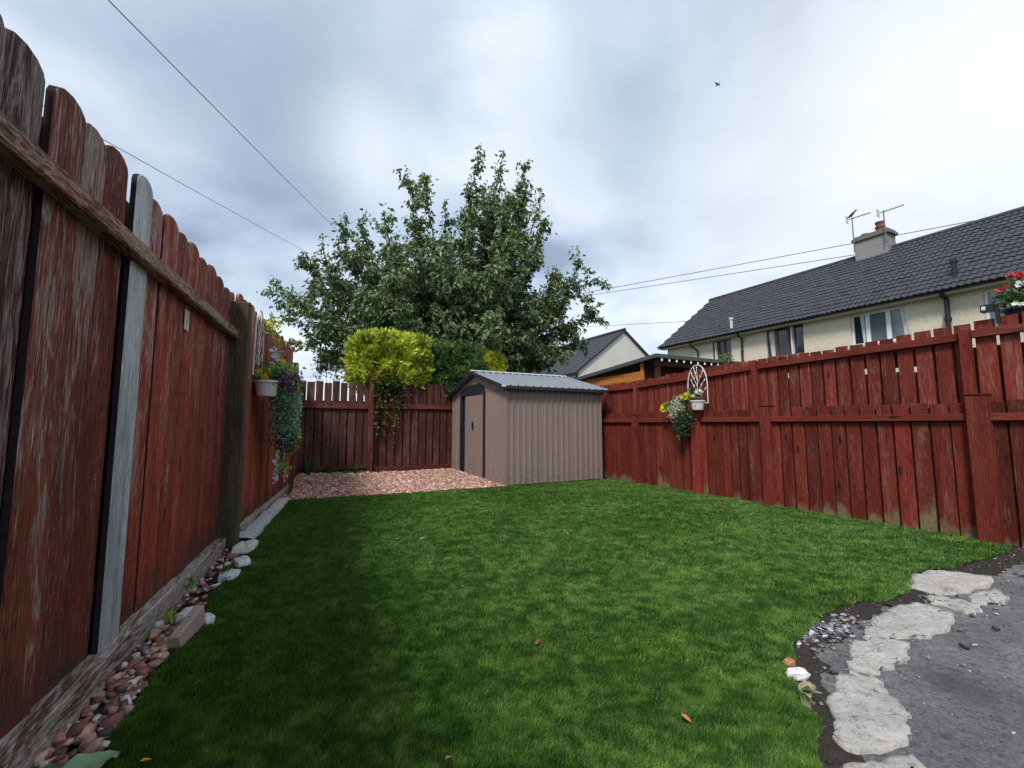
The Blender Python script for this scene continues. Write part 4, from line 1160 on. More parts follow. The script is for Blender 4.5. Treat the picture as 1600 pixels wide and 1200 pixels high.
def conifer(name, label, lo, hi, c_dark, c_light, seed, n=9000, tuft=.10, top_r=.45):
    """clipped conifer: lumpy dark inner body, flat sprays standing out and up over the whole surface"""
    r = np.random.default_rng(seed)
    lo, hi = np.array(lo), np.array(hi); cen = (lo + hi) / 2; half = (hi - lo) / 2
    t = thing(name, label, "hedge", (cen[0], cen[1], 0), "clipped conifers behind the back fence")
    th = r.uniform(0, 2 * math.pi, n); sz = r.uniform(-1, 1, n)
    rad = np.sqrt(np.clip(1 - np.abs(sz) ** 3.6, 0, 1))
    e = 2.7
    cx_, sx_ = np.cos(th), np.sin(th)
    sq = (np.abs(cx_) ** e + np.abs(sx_) ** e) ** (-1 / e)
    nx, ny = cx_ * sq * rad, sx_ * sq * rad
    topm = np.where(sz > 0, np.sign(sz) * np.abs(sz) ** .8, sz)
    S = np.stack([nx, ny, topm], 1)
    Pp = cen + S * half * (1 + (vnoise(th * 3, sz * 3, 1.6, seed)[:, None] - .5) * .30)
    # extra tufts on the top
    nt_ = n // 3
    X = r.uniform(-.92, .92, nt_); Y = r.uniform(-.92, .92, nt_)
    tz = 1 - .18 * (np.abs(X) ** 3 + np.abs(Y) ** 3)
    Pp = np.concatenate([Pp, cen + np.stack([X, Y, tz], 1) * half]); S = np.concatenate([S, np.stack([X * .4, Y * .4, np.ones(nt_)], 1)])
    Pp -= S * half * r.uniform(-.02, .16, (len(Pp), 1))
    Nn = S / half; Nn /= np.linalg.norm(Nn, axis=1, keepdims=True)
    m = len(Pp)
    Vs, Fs, Cs, b = [], [], [], 0
    q = np.clip(r.random((m, 1)) * .65 + (vnoise(Pp[:, 0] + Pp[:, 1], Pp[:, 2], 6.5, seed + 1)[:, None] - .35) * .9, 0, 1)
    col = np.array(c_dark) * (1 - q) + np.array(c_light) * q
    # loose shoots: some points stand well out of the clipped outline
    out = r.random(m) < .10
    Pp[out] += Nn[out] * r.uniform(.02, .09, (out.sum(), 1))
    d0 = Nn * .75 + np.array([0, 0, .75]) + r.normal(0, .40, (m, 3))
    for k in range(6):      # a flat fan of shoots from every point
        d = d0 + r.normal(0, .42, (m, 3))
        L_ = tuft * r.uniform(.5, 1.3, m)
        V, Fc = leaf_cloud(Pp + r.normal(0, .012, (m, 3)), d, L_, L_ * .15, .2, r)
        Vs.append(V); Fs.append(Fc + b); Cs.append(np.repeat(col * r.uniform(.8, 1.15, (m, 1)), 4, 0)); b += len(V)
    np_mesh("foliage", np.concatenate(Vs), np.concatenate(Fs), M['conifer'], t, np.concatenate(Cs))
    # inner body
    mb = MB(); prof = []
    nu, nv = 18, 10; V = []; Fc = []
    for j in range(nv + 1):
        s_ = -1 + 2 * j / nv; rr = max(.02, (1 - abs(s_) ** 3.6)) ** .5
        for i in range(nu):
            a = 2 * math.pi * i / nu; c_, s2 = math.cos(a), math.sin(a); k = (abs(c_) ** e + abs(s2) ** e) ** (-1 / e)
            V.append(cen + np.array([c_ * k * rr, s2 * k * rr, s_]) * half * .90 * random.uniform(.96, 1.02))
    for j in range(nv):
        for i in range(nu): Fc.append((j*nu+i, j*nu+(i+1) % nu, (j+1)*nu+(i+1) % nu, (j+1)*nu+i))
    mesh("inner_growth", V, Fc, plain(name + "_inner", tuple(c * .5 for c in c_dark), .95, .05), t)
    mb = MB(); mb.tube([(cen[0], cen[1], 0), (cen[0], cen[1], lo[2] + .4)], .07, 7); mb.build("stem", M['bark'], t)
conifer("golden_conifer", "wide golden green clipped conifer topping the back fence", (1.32, 9.72, 1.86), (3.04, 11.2, 3.15), (.15, .23, .018), (.72, .76, .11), 3, 9000, .125)
conifer("green_conifer", "dark green clipped conifer between the two golden ones", (3.0, 9.86, 1.5), (4.45, 11.3, 3.06), (.030, .070, .022), (.15, .27, .075), 4, 7000, .10)
conifer("small_golden_conifer", "small golden conifer just above the shed ridge", (4.50, 10.3, 1.4), (5.15, 11.1, 2.95), (.20, .26, .02), (.74, .74, .10), 6, 4000, .11)

def foliage_cluster(spec, seed, mat, name, parent):
    """spec: list of (centre, radii, count, leaf length, width ratio, colour a, colour b, direction bias)"""
    r = np.random.default_rng(seed); Vs, Fs, Cs, b = [], [], [], 0
    for c, rad, n, ln, wr, ca, cb, bias in spec:
        g_ = r.normal(0, .5, (n, 3)); p = np.array(c) + np.clip(g_, -1.1, 1.1) * np.array(rad)
        d = r.normal(0, .8, (n, 3)) + np.array(bias); L_ = ln * r.uniform(.6, 1.3, n)
        V, Fc = leaf_cloud(p, d, L_, L_ * wr, .3, r); q = r.random((n, 1)); col = np.array(ca) * (1 - q) + np.array(cb) * q
        Vs.append(V); Fs.append(Fc + b); Cs.append(np.repeat(col, 4, 0)); b += len(V)
    return np_mesh(name, np.concatenate(Vs), np.concatenate(Fs), mat, parent, np.concatenate(Cs))

def flower_heads(cs, rad, petals, ca, cb, seed, name, parent, face=(0, -1, .2), centre=None):
    """open flowers: a whorl of petals round each centre"""
    r = np.random.default_rng(seed); Vs, Fs, Cs, b = [], [], [], 0
    f = Vector(face).normalized()
    for c in cs:
        ff = (f + Vector(r.normal(0, .4, 3))).normalized(); a = ff.cross(Vector((.1, .2, 1))).normalized(); e = ff.cross(a)
        q = r.random(); col = np.array(ca) * (1 - q) + np.array(cb) * q
        rr = rad * r.uniform(.75, 1.2); n0 = r.uniform(0, 6.28)
        for k in range(petals):
            t0 = n0 + 2 * math.pi * k / petals; w = 2 * math.pi / petals * .62
            def pt(an, rd, h): return tuple(Vector(c) + (a * math.cos(an) + e * math.sin(an)) * rd + ff * h)
            Vs += [tuple(c), pt(t0 - w, rr * .75, rr * .25), pt(t0, rr, rr * .32), pt(t0 + w, rr * .75, rr * .25)]
            Fs += [(b, b+1, b+2), (b, b+2, b+3)]; Cs += [col * r.uniform(.85, 1.1)] * 4; b += 4
        if centre is not None:
            for k in range(4):
                t0 = k * 1.571
                Vs += [tuple(Vector(c) + ff * rr * .3), pt(t0, rr * .25, rr * .22), pt(t0 + 1.571, rr * .25, rr * .22)]
                Fs += [(b, b+1, b+2)]; Cs += [np.array(centre)] * 3; b += 3
    return np_mesh(name, np.array(Vs), np.array(Fs), M['petal'], parent, np.array(Cs))

def ivy():
    t = thing("ivy", "trailing ivy hanging down the back fence beside its post", "ivy", (1.95, 9.8, .5), None)
    r = np.random.default_rng(77)
    mb = MB(); spec = []
    for k in range(9):
        x = 1.76 + .065 * k + r.uniform(-.02, .02); z = 2.1; pts = [(x, 9.80, z)]; end = r.uniform(.75, 1.7) if k < 6 else r.uniform(1.5, 1.8)
        while z > end:
            z -= .12; x += r.uniform(-.035, .035); pts.append((x, 9.80 + r.uniform(-.015, .01), z))
            spec.append(((x, 9.78, z), (.06, .025, .05), 9, .062, .36, (.020, .040, .012), (.13, .16, .045), (0, -.6, -.4)))
        mb.tube(pts, .005, 4)
    spec.append(((2.0, 9.74, 2.02), (.35, .10, .12), 320, .07, .34, (.02, .04, .012), (.10, .14, .035), (0, -.6, -.3)))
    mb.build("stems", M['bark'], t); foliage_cluster(spec, 9, M['petal'], "leaves", t)
ivy()

def weed(loc, h, n, lab, seed, ca=(.03, .06, .015), cb=(.10, .16, .04), broad=False, group="weeds at the foot of the back fence"):
    t = thing("weed", lab, "weed", loc, group); r = np.random.default_rng(seed); loc = Vector(loc)
    Vs, Fs, Cs, b = [], [], [], 0
    for k in range(n):
        a = r.uniform(0, 6.28); L_ = h * r.uniform(.5, 1.15); w = L_ * (.16 if broad else .035); out = Vector((math.cos(a), math.sin(a), 0)); sd = Vector((-out.y, out.x, 0)); ln = r.uniform(.15, .8)
        p0 = loc + out * .02; p1 = loc + out * L_ * .35 * ln + Vector((0, 0, L_ * .6)); p2 = loc + out * L_ * .85 * ln + Vector((0, 0, L_ * (.95 - .5 * ln)))
        Vs += [tuple(p0 - sd * w * .4), tuple(p0 + sd * w * .4), tuple(p1 + sd * w), tuple(p1 - sd * w), tuple(p2)]
        Fs += [(b, b+1, b+2), (b, b+2, b+3), (b+3, b+2, b+4)]; q = r.random(); Cs += [np.array(ca) * (1 - q) + np.array(cb) * q] * 5; b += 5
    np_mesh("leaves", np.array(Vs), np.array(Fs), M['petal'], t, np.array(Cs))
weed((.45, 9.70, .03), .55, 26, "dark tall weed clump in the far left fence corner", 1)
weed((.85, 9.72, .03), .38, 20, "small weed clump right of the corner weeds", 2)
weed((1.35, 9.70, .03), .34, 30, "bushy weed clump just left of the back fence post", 3)
weed((1.15, 9.72, .03), .26, 18, "low weed tuft midway to the back fence post", 4)
weed((1.80, 9.68, .03), .24, 24, "low weed tuft just right of the back fence post", 5)
weed((.10, 7.55, .02), .20, 30, "pale weed tuft where lawn, gravel and tall fence meet", 6, (.06, .08, .02), (.2, .22, .06))
shrub_spec = []
def wispy_shrub():
    t = thing("wispy_shrub", "thin leafy twigs poking up behind the back fence's left end", "shrub", (1.0, 10.4, 0))
    r = np.random.default_rng(5); mb = MB(); spec = []
    for k in range(14):
        x = .55 + k * .07 + r.uniform(-.05, .05); top = r.uniform(2.1, 2.42)
        pts = [(x * .6 + .4, 10.4, .2), (x, 10.4, 1.5), (x + r.uniform(-.08, .08), 10.4, top)]
        mb.tube(pts, .012, 4, .004)
        spec.append((pts[2], (.10, .08, .16), 16, .07, .2, (.03, .05, .02), (.10, .13, .05), (0, 0, .4)))
    spec.append(((.72, 10.4, 2.34), (.14, .1, .08), 90, .09, .25, (.02, .035, .02), (.05, .07, .035), (0, 0, -.2)))
    mb.build("stems", M['bark'], t); foliage_cluster(spec, 15, M['leaf'], "leaves", t)
wispy_shrub()

# ------------------------------------------------------------------ wall planters
def arch_trellis(parent, O, d, w, h, mat, up0):
    """pointed arch frame of white rod with a branching stem and leaves inside"""
    O, d = Vector(O), Vector(d).normalized(); Zv = Vector((0, 0, 1))
    def P(a, b): return O + d * a + Zv * b
    mb = MB(); L_, R_ = [], []
    for k in range(11):
        f_ = k / 10
        x = w / 2 * (1 - max(0, (f_ - .45) / .55) ** 1.9); z = h * (f_ if f_ < .45 else .45 + .55 * math.sin((f_ - .45) / .55 * math.pi / 2))
        L_.append(P(-x, z)); R_.append(P(x, z))
    mb.tube(L_, .0075, 6); mb.tube(R_, .0075, 6); mb.tube([P(-w/2, .01), P(w/2, .01)], .0065, 6)
    fr = mb.build("arch_frame", mat, parent)
    mb = MB()
    mb.tube([P(0, 0), P(.01, h * .3), P(-.005, h * .6), P(.005, h * .93)], .005, 5)
    br = [(.25, .32, .62), (.3, -.36, .60), (.45, .30, .80), (.5, -.28, .82), (.6, .16, .92), (.12, -.40, .38), (.15, .40, .36)]
    ends = [P(.005, h * .93)]
    for z0, x1, z1 in br:
        mb.tube([P(0, h * z0), P(x1 * w * .5, h * (z0 + z1) / 2), P(x1 * w, h * z1)], .004, 5); ends += [P(x1 * w, h * z1), P(x1 * w * .55, h * (z0 + z1) / 2 + .02)]
    mb.build("stem_work", mat, parent)
    me = bpy.data.meshes.new("metal_leaf"); l = .042
    me.from_pydata([tuple(d * a + Zv * b + d.cross(Zv) * c) for a, b, c in ((0, -l * .5, 0), (.013, 0, .005), (0, l * .62, 0), (-.013, 0, .005), (0, 0, -.006))], [], [(0, 1, 4), (1, 2, 4), (2, 3, 4), (3, 0, 4), (0, 3, 2, 1)])
    me.materials.append(mat)
    for e in ends: link("metal_leaf", me, None, parent, e)

def pot(parent, c, r_, h, mat, sy=.7):
    mb = MB(); mb.lathe(c, [(0, 0), (r_ * .72, 0), (r_ * .76, .01), (r_ * .95, h * .86), (r_ * 1.06, h * .87), (r_ * 1.06, h), (r_ * .96, h), (r_ * .9, h * .9), (0, h * .88)], 20, sy)
    return mb.build("pot", mat, parent, False)

def left_planter():
    c = Vector((-.19, 5.42, 1.40))
    t = thing("hanging_planter", "white arched wall planter overflowing with purple and yellow flowers on the tall left fence", "planter", c)
    arch_trellis(t, c + Vector((-.10, .08, .22)), BD, .40, .74, M['white_metal'], 0)
    pot(t, c, .125, .17, M['white_pot'], 1.25)
    G1, G2 = (.05, .12, .04), (.26, .40, .15); T1, T2 = (.07, .17, .11), (.30, .46, .32)
    spec = [((-.17, 5.47, 1.66), (.10, .16, .09), 500, .045, .28, G1, G2, (.2, -.3, .3)), ((-.10, 5.62, 1.62), (.10, .22, .12), 500, .045, .28, G1, G2, (.2, -.3, .2)),
            ((-.09, 5.46, 1.56), (.09, .12, .10), 420, .036, .32, G1, G2, (.3, -.4, -.1)), ((-.07, 5.52, 1.36), (.08, .12, .16), 620, .034, .34, T1, T2, (.3, -.3, -.5)), ((-.05, 5.6, 1.14), (.07, .14, .16), 420, .034, .34, T1, T2, (.3, -.3, -.6)),
            ((-.05, 5.75, 1.40), (.08, .20, .20), 900, .032, .34, T1, T2, (.2, -.2, -.5)), ((-.04, 5.80, 1.12), (.07, .18, .22), 800, .032, .34, T1, T2, (.2, -.2, -.6)),
            ((-.03, 5.88, .92), (.07, .18, .16), 350, .036, .34, (.03, .06, .03), (.09, .14, .06), (.1, -.2, -.6)),
            ((.02, 6.05, 1.30), (.05, .14, .34), 700, .030, .36, (.34, .44, .34), (.75, .78, .70), (.2, -.2, -.4)),
            ((.03, 6.12, .92), (.04, .08, .12), 130, .06, .34, (.22, .28, .03), (.52, .55, .07), (.1, -.3, -.3)),
            ((-.05, 5.86, .62), (.04, .10, .10), 60, .06, .26, (.12, .18, .03), (.42, .48, .10), (0, -.2, -.7)),
            ((-.22, 5.52, 2.20), (.04, .14, .09), 60, .07, .25, (.25, .32, .06), (.52, .56, .20), (.1, -.2, -.2)),
            ((-.14, 5.62, 1.98), (.03, .06, .12), 40, .06, .2, (.25, .30, .06), (.50, .52, .15), (.1, -.2, -.5))]
    spec = [((c_[0] + .05, c_[1], c_[2]), (r_[0] * 1.8, r_[1] * 1.15, r_[2] * 1.1), int(n_ * 1.35), *rest) for c_, r_, n_, *rest in spec]
    foliage_cluster(spec, 51, M['petal'], "foliage", t)
    r = np.random.default_rng(8)
    def sp(c_, s_, n): return [tuple(np.array(c_) + r.normal(0, .5, 3) * np.array(s_)) for _ in range(n)]
    fc = (.55, -.8, .2)
    flower_heads(sp((.0, 5.46, 1.58), (.10, .12, .09), 52), .038, 5, (.13, .012, .17), (.26, .04, .30), 1, "purple_flowers", t, fc, (.02, .0, .03))
    for cl in (sp((-.20, 5.33, 1.66), (.04, .05, .07), 7), sp((-.07, 5.60, 1.80), (.05, .07, .04), 8)):
        flower_heads(cl, .034, 5, (.75, .50, .02), (.85, .66, .05), 2, "yellow_flowers", t, fc, (.25, .08, .01))
    flower_heads(sp((-.12, 5.55, 1.88), (.04, .08, .08), 14), .030, 5, (.42, .40, .60), (.65, .62, .74), 3, "lilac_flowers", t, fc, (.5, .4, .05))
    flower_heads(sp((-.15, 5.50, 1.74), (.05, .07, .05), 8), .028, 5, (.70, .36, .22), (.72, .48, .36), 4, "peach_flowers", t, fc, (.4, .2, .05))
    wh = []
    for x0, y0 in ((-.07, 5.78), (.02, 5.95)):
        for k in range(22): wh.append((x0 + r.normal(0, .012), y0 + k * .004 + r.normal(0, .02), .80 - k * .018))
    flower_heads(wh, .021, 5, (.50, .50, .62), (.70, .70, .78), 5, "trailing_white_flowers", t, fc)
    mb = MB(); mb.tube([(-.05, 5.8, 1.0), (-.06, 5.84, .7), (-.02, 5.9, .40)], .004, 4); mb.tube([(.02, 5.96, 1.0), (.03, 6.0, .7), (.04, 6.02, .40)], .004, 4); mb.build("stems", M['bark'], t)
left_planter()

def right_planter():
    c = Vector((FX - .17, 4.74, 1.325))
    t = thing("hanging_planter", "white arched wall planter with yellow flowers and trailing leaves on the red right fence", "planter", c)
    arch_trellis(t, c + Vector((.05, .03, .10)), (0, 1, 0), .37, .62, M['white_metal'], 0)
    pot(t, c, .12, .15, M['white_pot'], .85)
    G1, G2 = (.025, .06, .03), (.11, .17, .07); W1, W2 = (.28, .38, .30), (.66, .70, .62)
    x = FX - .17
    spec = [((x - .03, 4.86, 1.50), (.08, .16, .09), 420, .045, .3, G1, G2, (-.3, -.2, .2)), ((x - .06, 5.05, 1.42), (.08, .13, .14), 420, .032, .34, W1, W2, (-.3, -.2, -.3)),
            ((x - .07, 5.15, 1.32), (.06, .12, .16), 260, .032, .34, W1, W2, (-.3, -.2, -.5)), ((x - .06, 4.95, 1.20), (.08, .16, .15), 700, .034, .34, (.02, .05, .025), (.085, .14, .065), (-.3, -.2, -.6)),
            ((x - .06, 5.02, 1.02), (.06, .11, .10), 300, .034, .34, (.02, .05, .025), (.07, .12, .055), (-.2, -.2, -.7)), ((x - .03, 4.80, 1.62), (.05, .08, .08), 120, .036, .3, G1, G2, (-.3, -.2, .4)),
            ((x - .05, 5.10, .90), (.02, .03, .05), 18, .03, .34, W1, W2, (0, 0, -1)), ((x - .06, 5.30, 1.42), (.04, .08, .05), 60, .045, .3, (.12, .16, .03), (.32, .36, .06), (-.3, .3, .1))]
    foliage_cluster(spec, 61, M['petal'], "foliage", t)
    r = np.random.default_rng(18)
    def sp(c_, s_, n): return [tuple(np.array(c_) + r.normal(0, .5, 3) * np.array(s_)) for _ in range(n)]
    for cl in (sp((x - .08, 4.86, 1.52), (.05, .10, .08), 14), sp((x - .08, 5.38, 1.40), (.03, .05, .06), 8)):
        flower_heads(cl, .036, 5, (.72, .56, .03), (.80, .70, .06), 6, "yellow_flowers", t, (-.8, -.5, .2), (.3, .15, .01))
    flower_heads(sp((x - .03, 4.70, 1.60), (.05, .07, .08), 6), .038, 5, (.62, .58, .68), (.70, .66, .72), 7, "pale_flowers", t, (-.8, -.5, .2))
right_planter()

def geranium_planter():
    c = Vector((FX + .24, 1.34, 2.02))
    t = thing("geranium_planter", "planter of red and white flowers behind the right fence top by the solar lamp", "planter", c)
    pot(t, c, .15, .18, M['black'], 1.0)
    G1, G2 = (.03, .075, .03), (.13, .22, .09)
    spec = [((c.x, c.y, 2.28), (.14, .17, .09), 420, .055, .32, G1, G2, (-.2, 0, .4)), ((c.x - .02, c.y + .03, 2.40), (.10, .12, .08), 120, .05, .3, G1, G2, (-.2, 0, .6))]
    foliage_cluster(spec, 71, M['petal'], "foliage", t)
    r = np.random.default_rng(28)
    def sp(c_, s_, n): return [tuple(np.array(c_) + r.normal(0, .5, 3) * np.array(s_)) for _ in range(n)]
    for cl in (sp((c.x - .08, 1.46, 2.395), (.03, .05, .03), 12), sp((c.x - .05, 1.34, 2.515), (.04, .06, .03), 16), sp((c.x - .05, 1.24, 2.405), (.03, .04, .03), 10)):
        flower_heads(cl, .019, 5, (.50, .02, .03), (.62, .08, .08), 9, "red_flowers", t, (-.8, -.2, .3))
    flower_heads(sp((c.x - .06, 1.33, 2.43), (.04, .05, .04), 6) + sp((c.x - .16, 1.33, 2.21), (.01, .07, .02), 5), .026, 5, (.70, .70, .70), (.78, .78, .76), 10, "white_flowers", t, (-.8, -.2, .3))
    mb = MB()
    for p in ((c.x - .06, 1.45, 2.39), (c.x - .05, 1.34, 2.5), (c.x - .05, 1.25, 2.39)): mb.tube([(c.x, c.y, 2.18), p], .004, 4)
    mb.build("stems", M['bark'], t)
geranium_planter()

def solar_lamp():
    c = Vector((FX + .02, 1.53, 2.175))
    t = thing("solar_lamp", "small black solar lamp clipped on the right fence top", "lamp", c)
    mb = MB(); mb.box((c.x - .03, c.y - .045, c.z), (c.x + .05, c.y + .045, c.z + .07)); mb.build("housing", M['black'], t)
    mb = MB(); mb.box((c.x - .034, c.y + .006, c.z + .018), (c.x - .0305, c.y + .034, c.z + .054)); mb.build("lens", M['white_pot'], t)
    mb = MB(); mb.box((c.x - .005, c.y - .075, c.z - .12), (c.x + .02, c.y - .047, c.z + .03)); mb.build("bracket", M['black'], t)
solar_lamp()

def fence_sprig():
    t = thing("basket_plant", "small leafy green plant showing over the right fence above the arched planter", "plant", (6.35, 4.62, 1.9))
    foliage_cluster([((6.35, 4.62, 2.16), (.07, .10, .08), 150, .045, .3, (.06, .13, .05), (.24, .36, .18), (-.2, 0, .5))], 81, M['petal'], "foliage", t)
    pot(t, (6.35, 4.62, 1.96), .11, .14, M['black'], 1)
fence_sprig()

# ------------------------------------------------------------------ left border: stones, rocks and offcuts
def border():
    r = np.random.default_rng(3); n = 2600
    s_ = r.uniform(-2.2, 2.75, n); o = r.uniform(.05, .36, n)
    ln = np.array([LD.x, LD.y]); nn = np.array([LN.x, LN.y])
    p = np.array([A0.x, A0.y]) + s_[:, None] * ln + o[:, None] * nn
    inl = in_poly(p[:, 0], p[:, 1], [(x - .0, y) for x, y in LAWN])
    k = ~inl & ((s_ < 1.25) | (r.random(n) < .3))
    p = p[k]; z = -.012 + r.uniform(0, .035, len(p))
    V, Fc, C = stones("b", np.column_stack([p, z]), (.018, .052), PINK + [(.62, .52, .48), (.5, .42, .40), (.10, .08, .075), (.16, .10, .09), (.3, .12, .09)], .6, 9)
    o_ = np_mesh("border_stones", V, Fc, M['stone'], None, C)
    tag(o_, "loose pink and brown stones along the foot of the tall left fence", "stones", kind="stuff")
    # stones behind the second fence section
border()

def rock(loc, size, color, label, seed, name="rock", cat="rock", rot=0, group=None):
    r = np.random.default_rng(seed); V = []; nu, nv = 9, 6
    for j in range(nv + 1):
        ph = -math.pi / 2 + math.pi * j / nv
        for i in range(nu):
            a = 2 * math.pi * i / nu; v = np.array([math.cos(a) * math.cos(ph), math.sin(a) * math.cos(ph), math.sin(ph)])
            v = np.sign(v) * np.abs(v) ** .6; v = v * (1 + r.uniform(-.16, .16)) * np.array(size) / 2
            V.append((loc[0] + v[0] * math.cos(rot) - v[1] * math.sin(rot), loc[1] + v[0] * math.sin(rot) + v[1] * math.cos(rot), loc[2] + v[2]))
    Fc = [(j*nu+i, j*nu+(i+1) % nu, (j+1)*nu+(i+1) % nu, (j+1)*nu+i) for j in range(nv) for i in range(nu)]
    mname = "stone_%02d_%02d_%02d" % tuple(int(c * 100) for c in color)
    m = bpy.data.materials.get(mname) or plain(mname, color, .9, .15, 0, .3, 22, .6)
    o = mesh(name, V, Fc, m); tag(o, label, cat, group)
    return o
rock((-.255, 4.52, .03), (.16, .30, .10), (.56, .52, .47), "flat cream stone at the foot of the dark fence post", 1, rot=-.3)
rock((-.25, 4.10, .02), (.11, .20, .08), (.60, .60, .60), "whitish stone beside the lawn below the fence post", 2, rot=.2)
rock((-.30, 3.78, .02), (.10, .16, .07), (.52, .50, .50), "pale grey stone second before the dark fence post", 3, rot=-.4)
rock((-.34, 3.02, .025), (.06, .12, .05), (.58, .56, .56), "small white stone beside the brick offcut", 5, rot=.5)
rock((-.45, 3.12, .02), (.08, .15, .07), (.55, .55, .55), "pale stone lying nearer the fence than the brick offcut", 6, rot=-.2)
def slab_block(name, label, cat, loc, size, rot, tilt, mat):
    lx, ly, lz = size
    Rm = Matrix.Rotation(rot, 3, 'Z') @ Matrix.Rotation(tilt, 3, 'X')
    V = []; c = .006
    for z, k in ((-lz/2, 0), (lz/2 - c, 0), (lz/2, c)):
        for sx, sy in ((-1, -1), (1, -1), (1, 1), (-1, 1)): V.append(Vector(loc) + Rm @ Vector((sx * (lx/2 - k) + random.uniform(-.006, .006), sy * (ly/2 - k) + random.uniform(-.01, .01), z)))
    Fc = [(3, 2, 1, 0), (8, 9, 10, 11)]
    for b in (0, 4):
        for i in range(4): j = (i + 1) % 4; Fc.append((b + i, b + j, b + 4 + j, b + 4 + i))
    o = mesh(name, V, Fc, mat); tag(o, label, cat); return o
slab_block("brick_offcut", "narrow upright brick offcut in the stones by the left lawn edge", "brick", (-.40, 2.86, .05), (.05, .26, .10), -.25, .18, plain("worn_brick", (.34, .24, .21), .9, .15, 0, .35, 12, .5))
# white render spill and kerb strip along the second fence section
def kerb_strip():
    V, Fc = [], []; n = 26; r = np.random.default_rng(4)
    for i in range(n + 1):
        f_ = i / n; p = B0 + BD * (.12 + f_ * 2.35)
        w0 = .05 + r.uniform(-.008, .008); w1 = .05 + (.145 - f_ * .03) * 1 + r.uniform(-.012, .012)
        h = .06 + r.uniform(-.008, .012)
        for o, z in ((w0, -.02), (w0, h), ((w0 + w1) / 2, h + r.uniform(-.004, .008)), (w1, h - .012), (w1 + .006, -.02)): V.append(p + BN * o + Vector((0, 0, z)))
    for i in range(n):
        for k in range(4): a = i * 5 + k; Fc.append((a, a + 5, a + 6, a + 1)[::-1])
    o = mesh("concrete_strip", V, Fc, harl("rough_pale_concrete", (.80, .79, .77), (.50, .48, .46)), None, False)
    tag(o, "rough pale concrete strip along the fence beyond the dark post", "concrete strip")
kerb_strip()

def corner_leaf():
    t = thing("leafy_plant", "broad pale green leaves at the bottom left corner of the lawn edge", "plant", (-.62, 1.84, 0))
    def leaf(c, ax, L_, W, droop, col, fold):
        c, ax = Vector(c), Vector(ax).normalized(); sd = ax.cross(Vector((0, 0, 1))).normalized(); V, Fc, C = [], [], []; nu, nv = 9, 6
        for i in range(nu):
            f_ = i / (nu - 1); w = W * math.sin(math.pi * (.06 + .94 * f_) ** .8) ** .8
            for j in range(nv + 1):
                g_ = (j / nv - .5) * 2
                V.append(c + ax * L_ * f_ + sd * w * g_ * (1 + .06 * math.sin(f_ * 18)) + Vector((0, 0, -droop * f_ * f_ + fold * abs(g_) * w + .006 * math.sin(f_ * 15 + g_ * 6))))
        for i in range(nu - 1):
            for j in range(nv): a = i * (nv + 1) + j; Fc.append((a, a + 1, a + nv + 2)); Fc.append((a, a + nv + 2, a + nv + 1))
        np_mesh("leaf", np.array([tuple(v) for v in V]), np.array(Fc), M['petal'], t, np.tile(np.array(col), (len(V), 1)), True)
    leaf((-.54, 1.83, .05), (.45, .55, .10), .17, .060, .05, (.26, .40, .22), .25)
    leaf((-.62, 1.84, .05), (.45, .5, .05), .17, .055, .07, (.06, .13, .07), .25)
    leaf((-.66, 1.80, .05), (-.05, .6, .1), .15, .05, .06, (.05, .11, .06), .25)
    mb = MB(); mb.tube([(-.66, 1.80, -.02), (-.62, 1.86, .06)], .006, 5); mb.build("stalk", M['bark'], t)
corner_leaf()
def sprout(loc, lab, seed): weed(loc, .09, 7, lab, seed, (.12, .2, .04), (.35, .45, .12), True, "sprouts among the border stones")
sprout((-.47, 3.32, .10), "bright green sprout on the foot timber below the grey board", 11)
sprout((-.50, 2.98, .05), "yellow green sprout beside the brick offcut", 12)

# ------------------------------------------------------------------ right corner: tarmac, broken slabs, slate chips
def tarmac():
    b = NB("worn_tarmac"); ob = b.tc.outputs["Object"]
    c = b.mix(b.ramp(b.noise(ob, 70, 5, .85), .32, .68), (.070, .073, .080), (.33, .335, .345))
    dust = b.ramp(b.noise(b.vmath('ADD', ob, (3.3, 1.7, 0)), 2.6, 5, .62, .4), .45, .62)
    c = b.mix(b.math('MULTIPLY', dust, .8), c, b.mix(b.ramp(b.noise(ob, 55, 5, .85), .35, .65), (.13, .13, .135), (.50, .50, .51)))
    damp = b.ramp(b.noise(b.vmath('ADD', ob, (9.1, 4.2, 0)), 2.0, 4, .6), .55, .70)
    c = b.mix(b.math('MULTIPLY', damp, .5), c, (.050, .052, .058))
    pits = b.ramp(b.noise(ob, 26, 5, .8), .50, .66, 0, .7); c = b.mix(pits, c, (.045, .047, .052))
    b.bump(b.noise(ob, 38, 6, .85), 1.0, .03)
    m = b.fin(c, b.ramp(b.noise(ob, 3.0, 4, .6), .40, .62, .42, .8), .45)
    pts = [(.9, -3), (6.0, -3), (6.0, 1.42), (5.75, 1.34), (5.5, 1.42), (5.2, 1.40), (4.95, 1.52), (4.7, 1.70), (4.2, 1.75), (3.7, 1.62), (3.2, 1.60), (2.75, 1.62), (2.3, 1.50), (2.0, 1.32), (1.7, 1.10), (1.3, .7), (.8, -.2)]
    o = poly_sheet("path", pts, -.008, m); tag(o, "worn grey tarmac path in the near right corner", kind="structure")
tarmac()

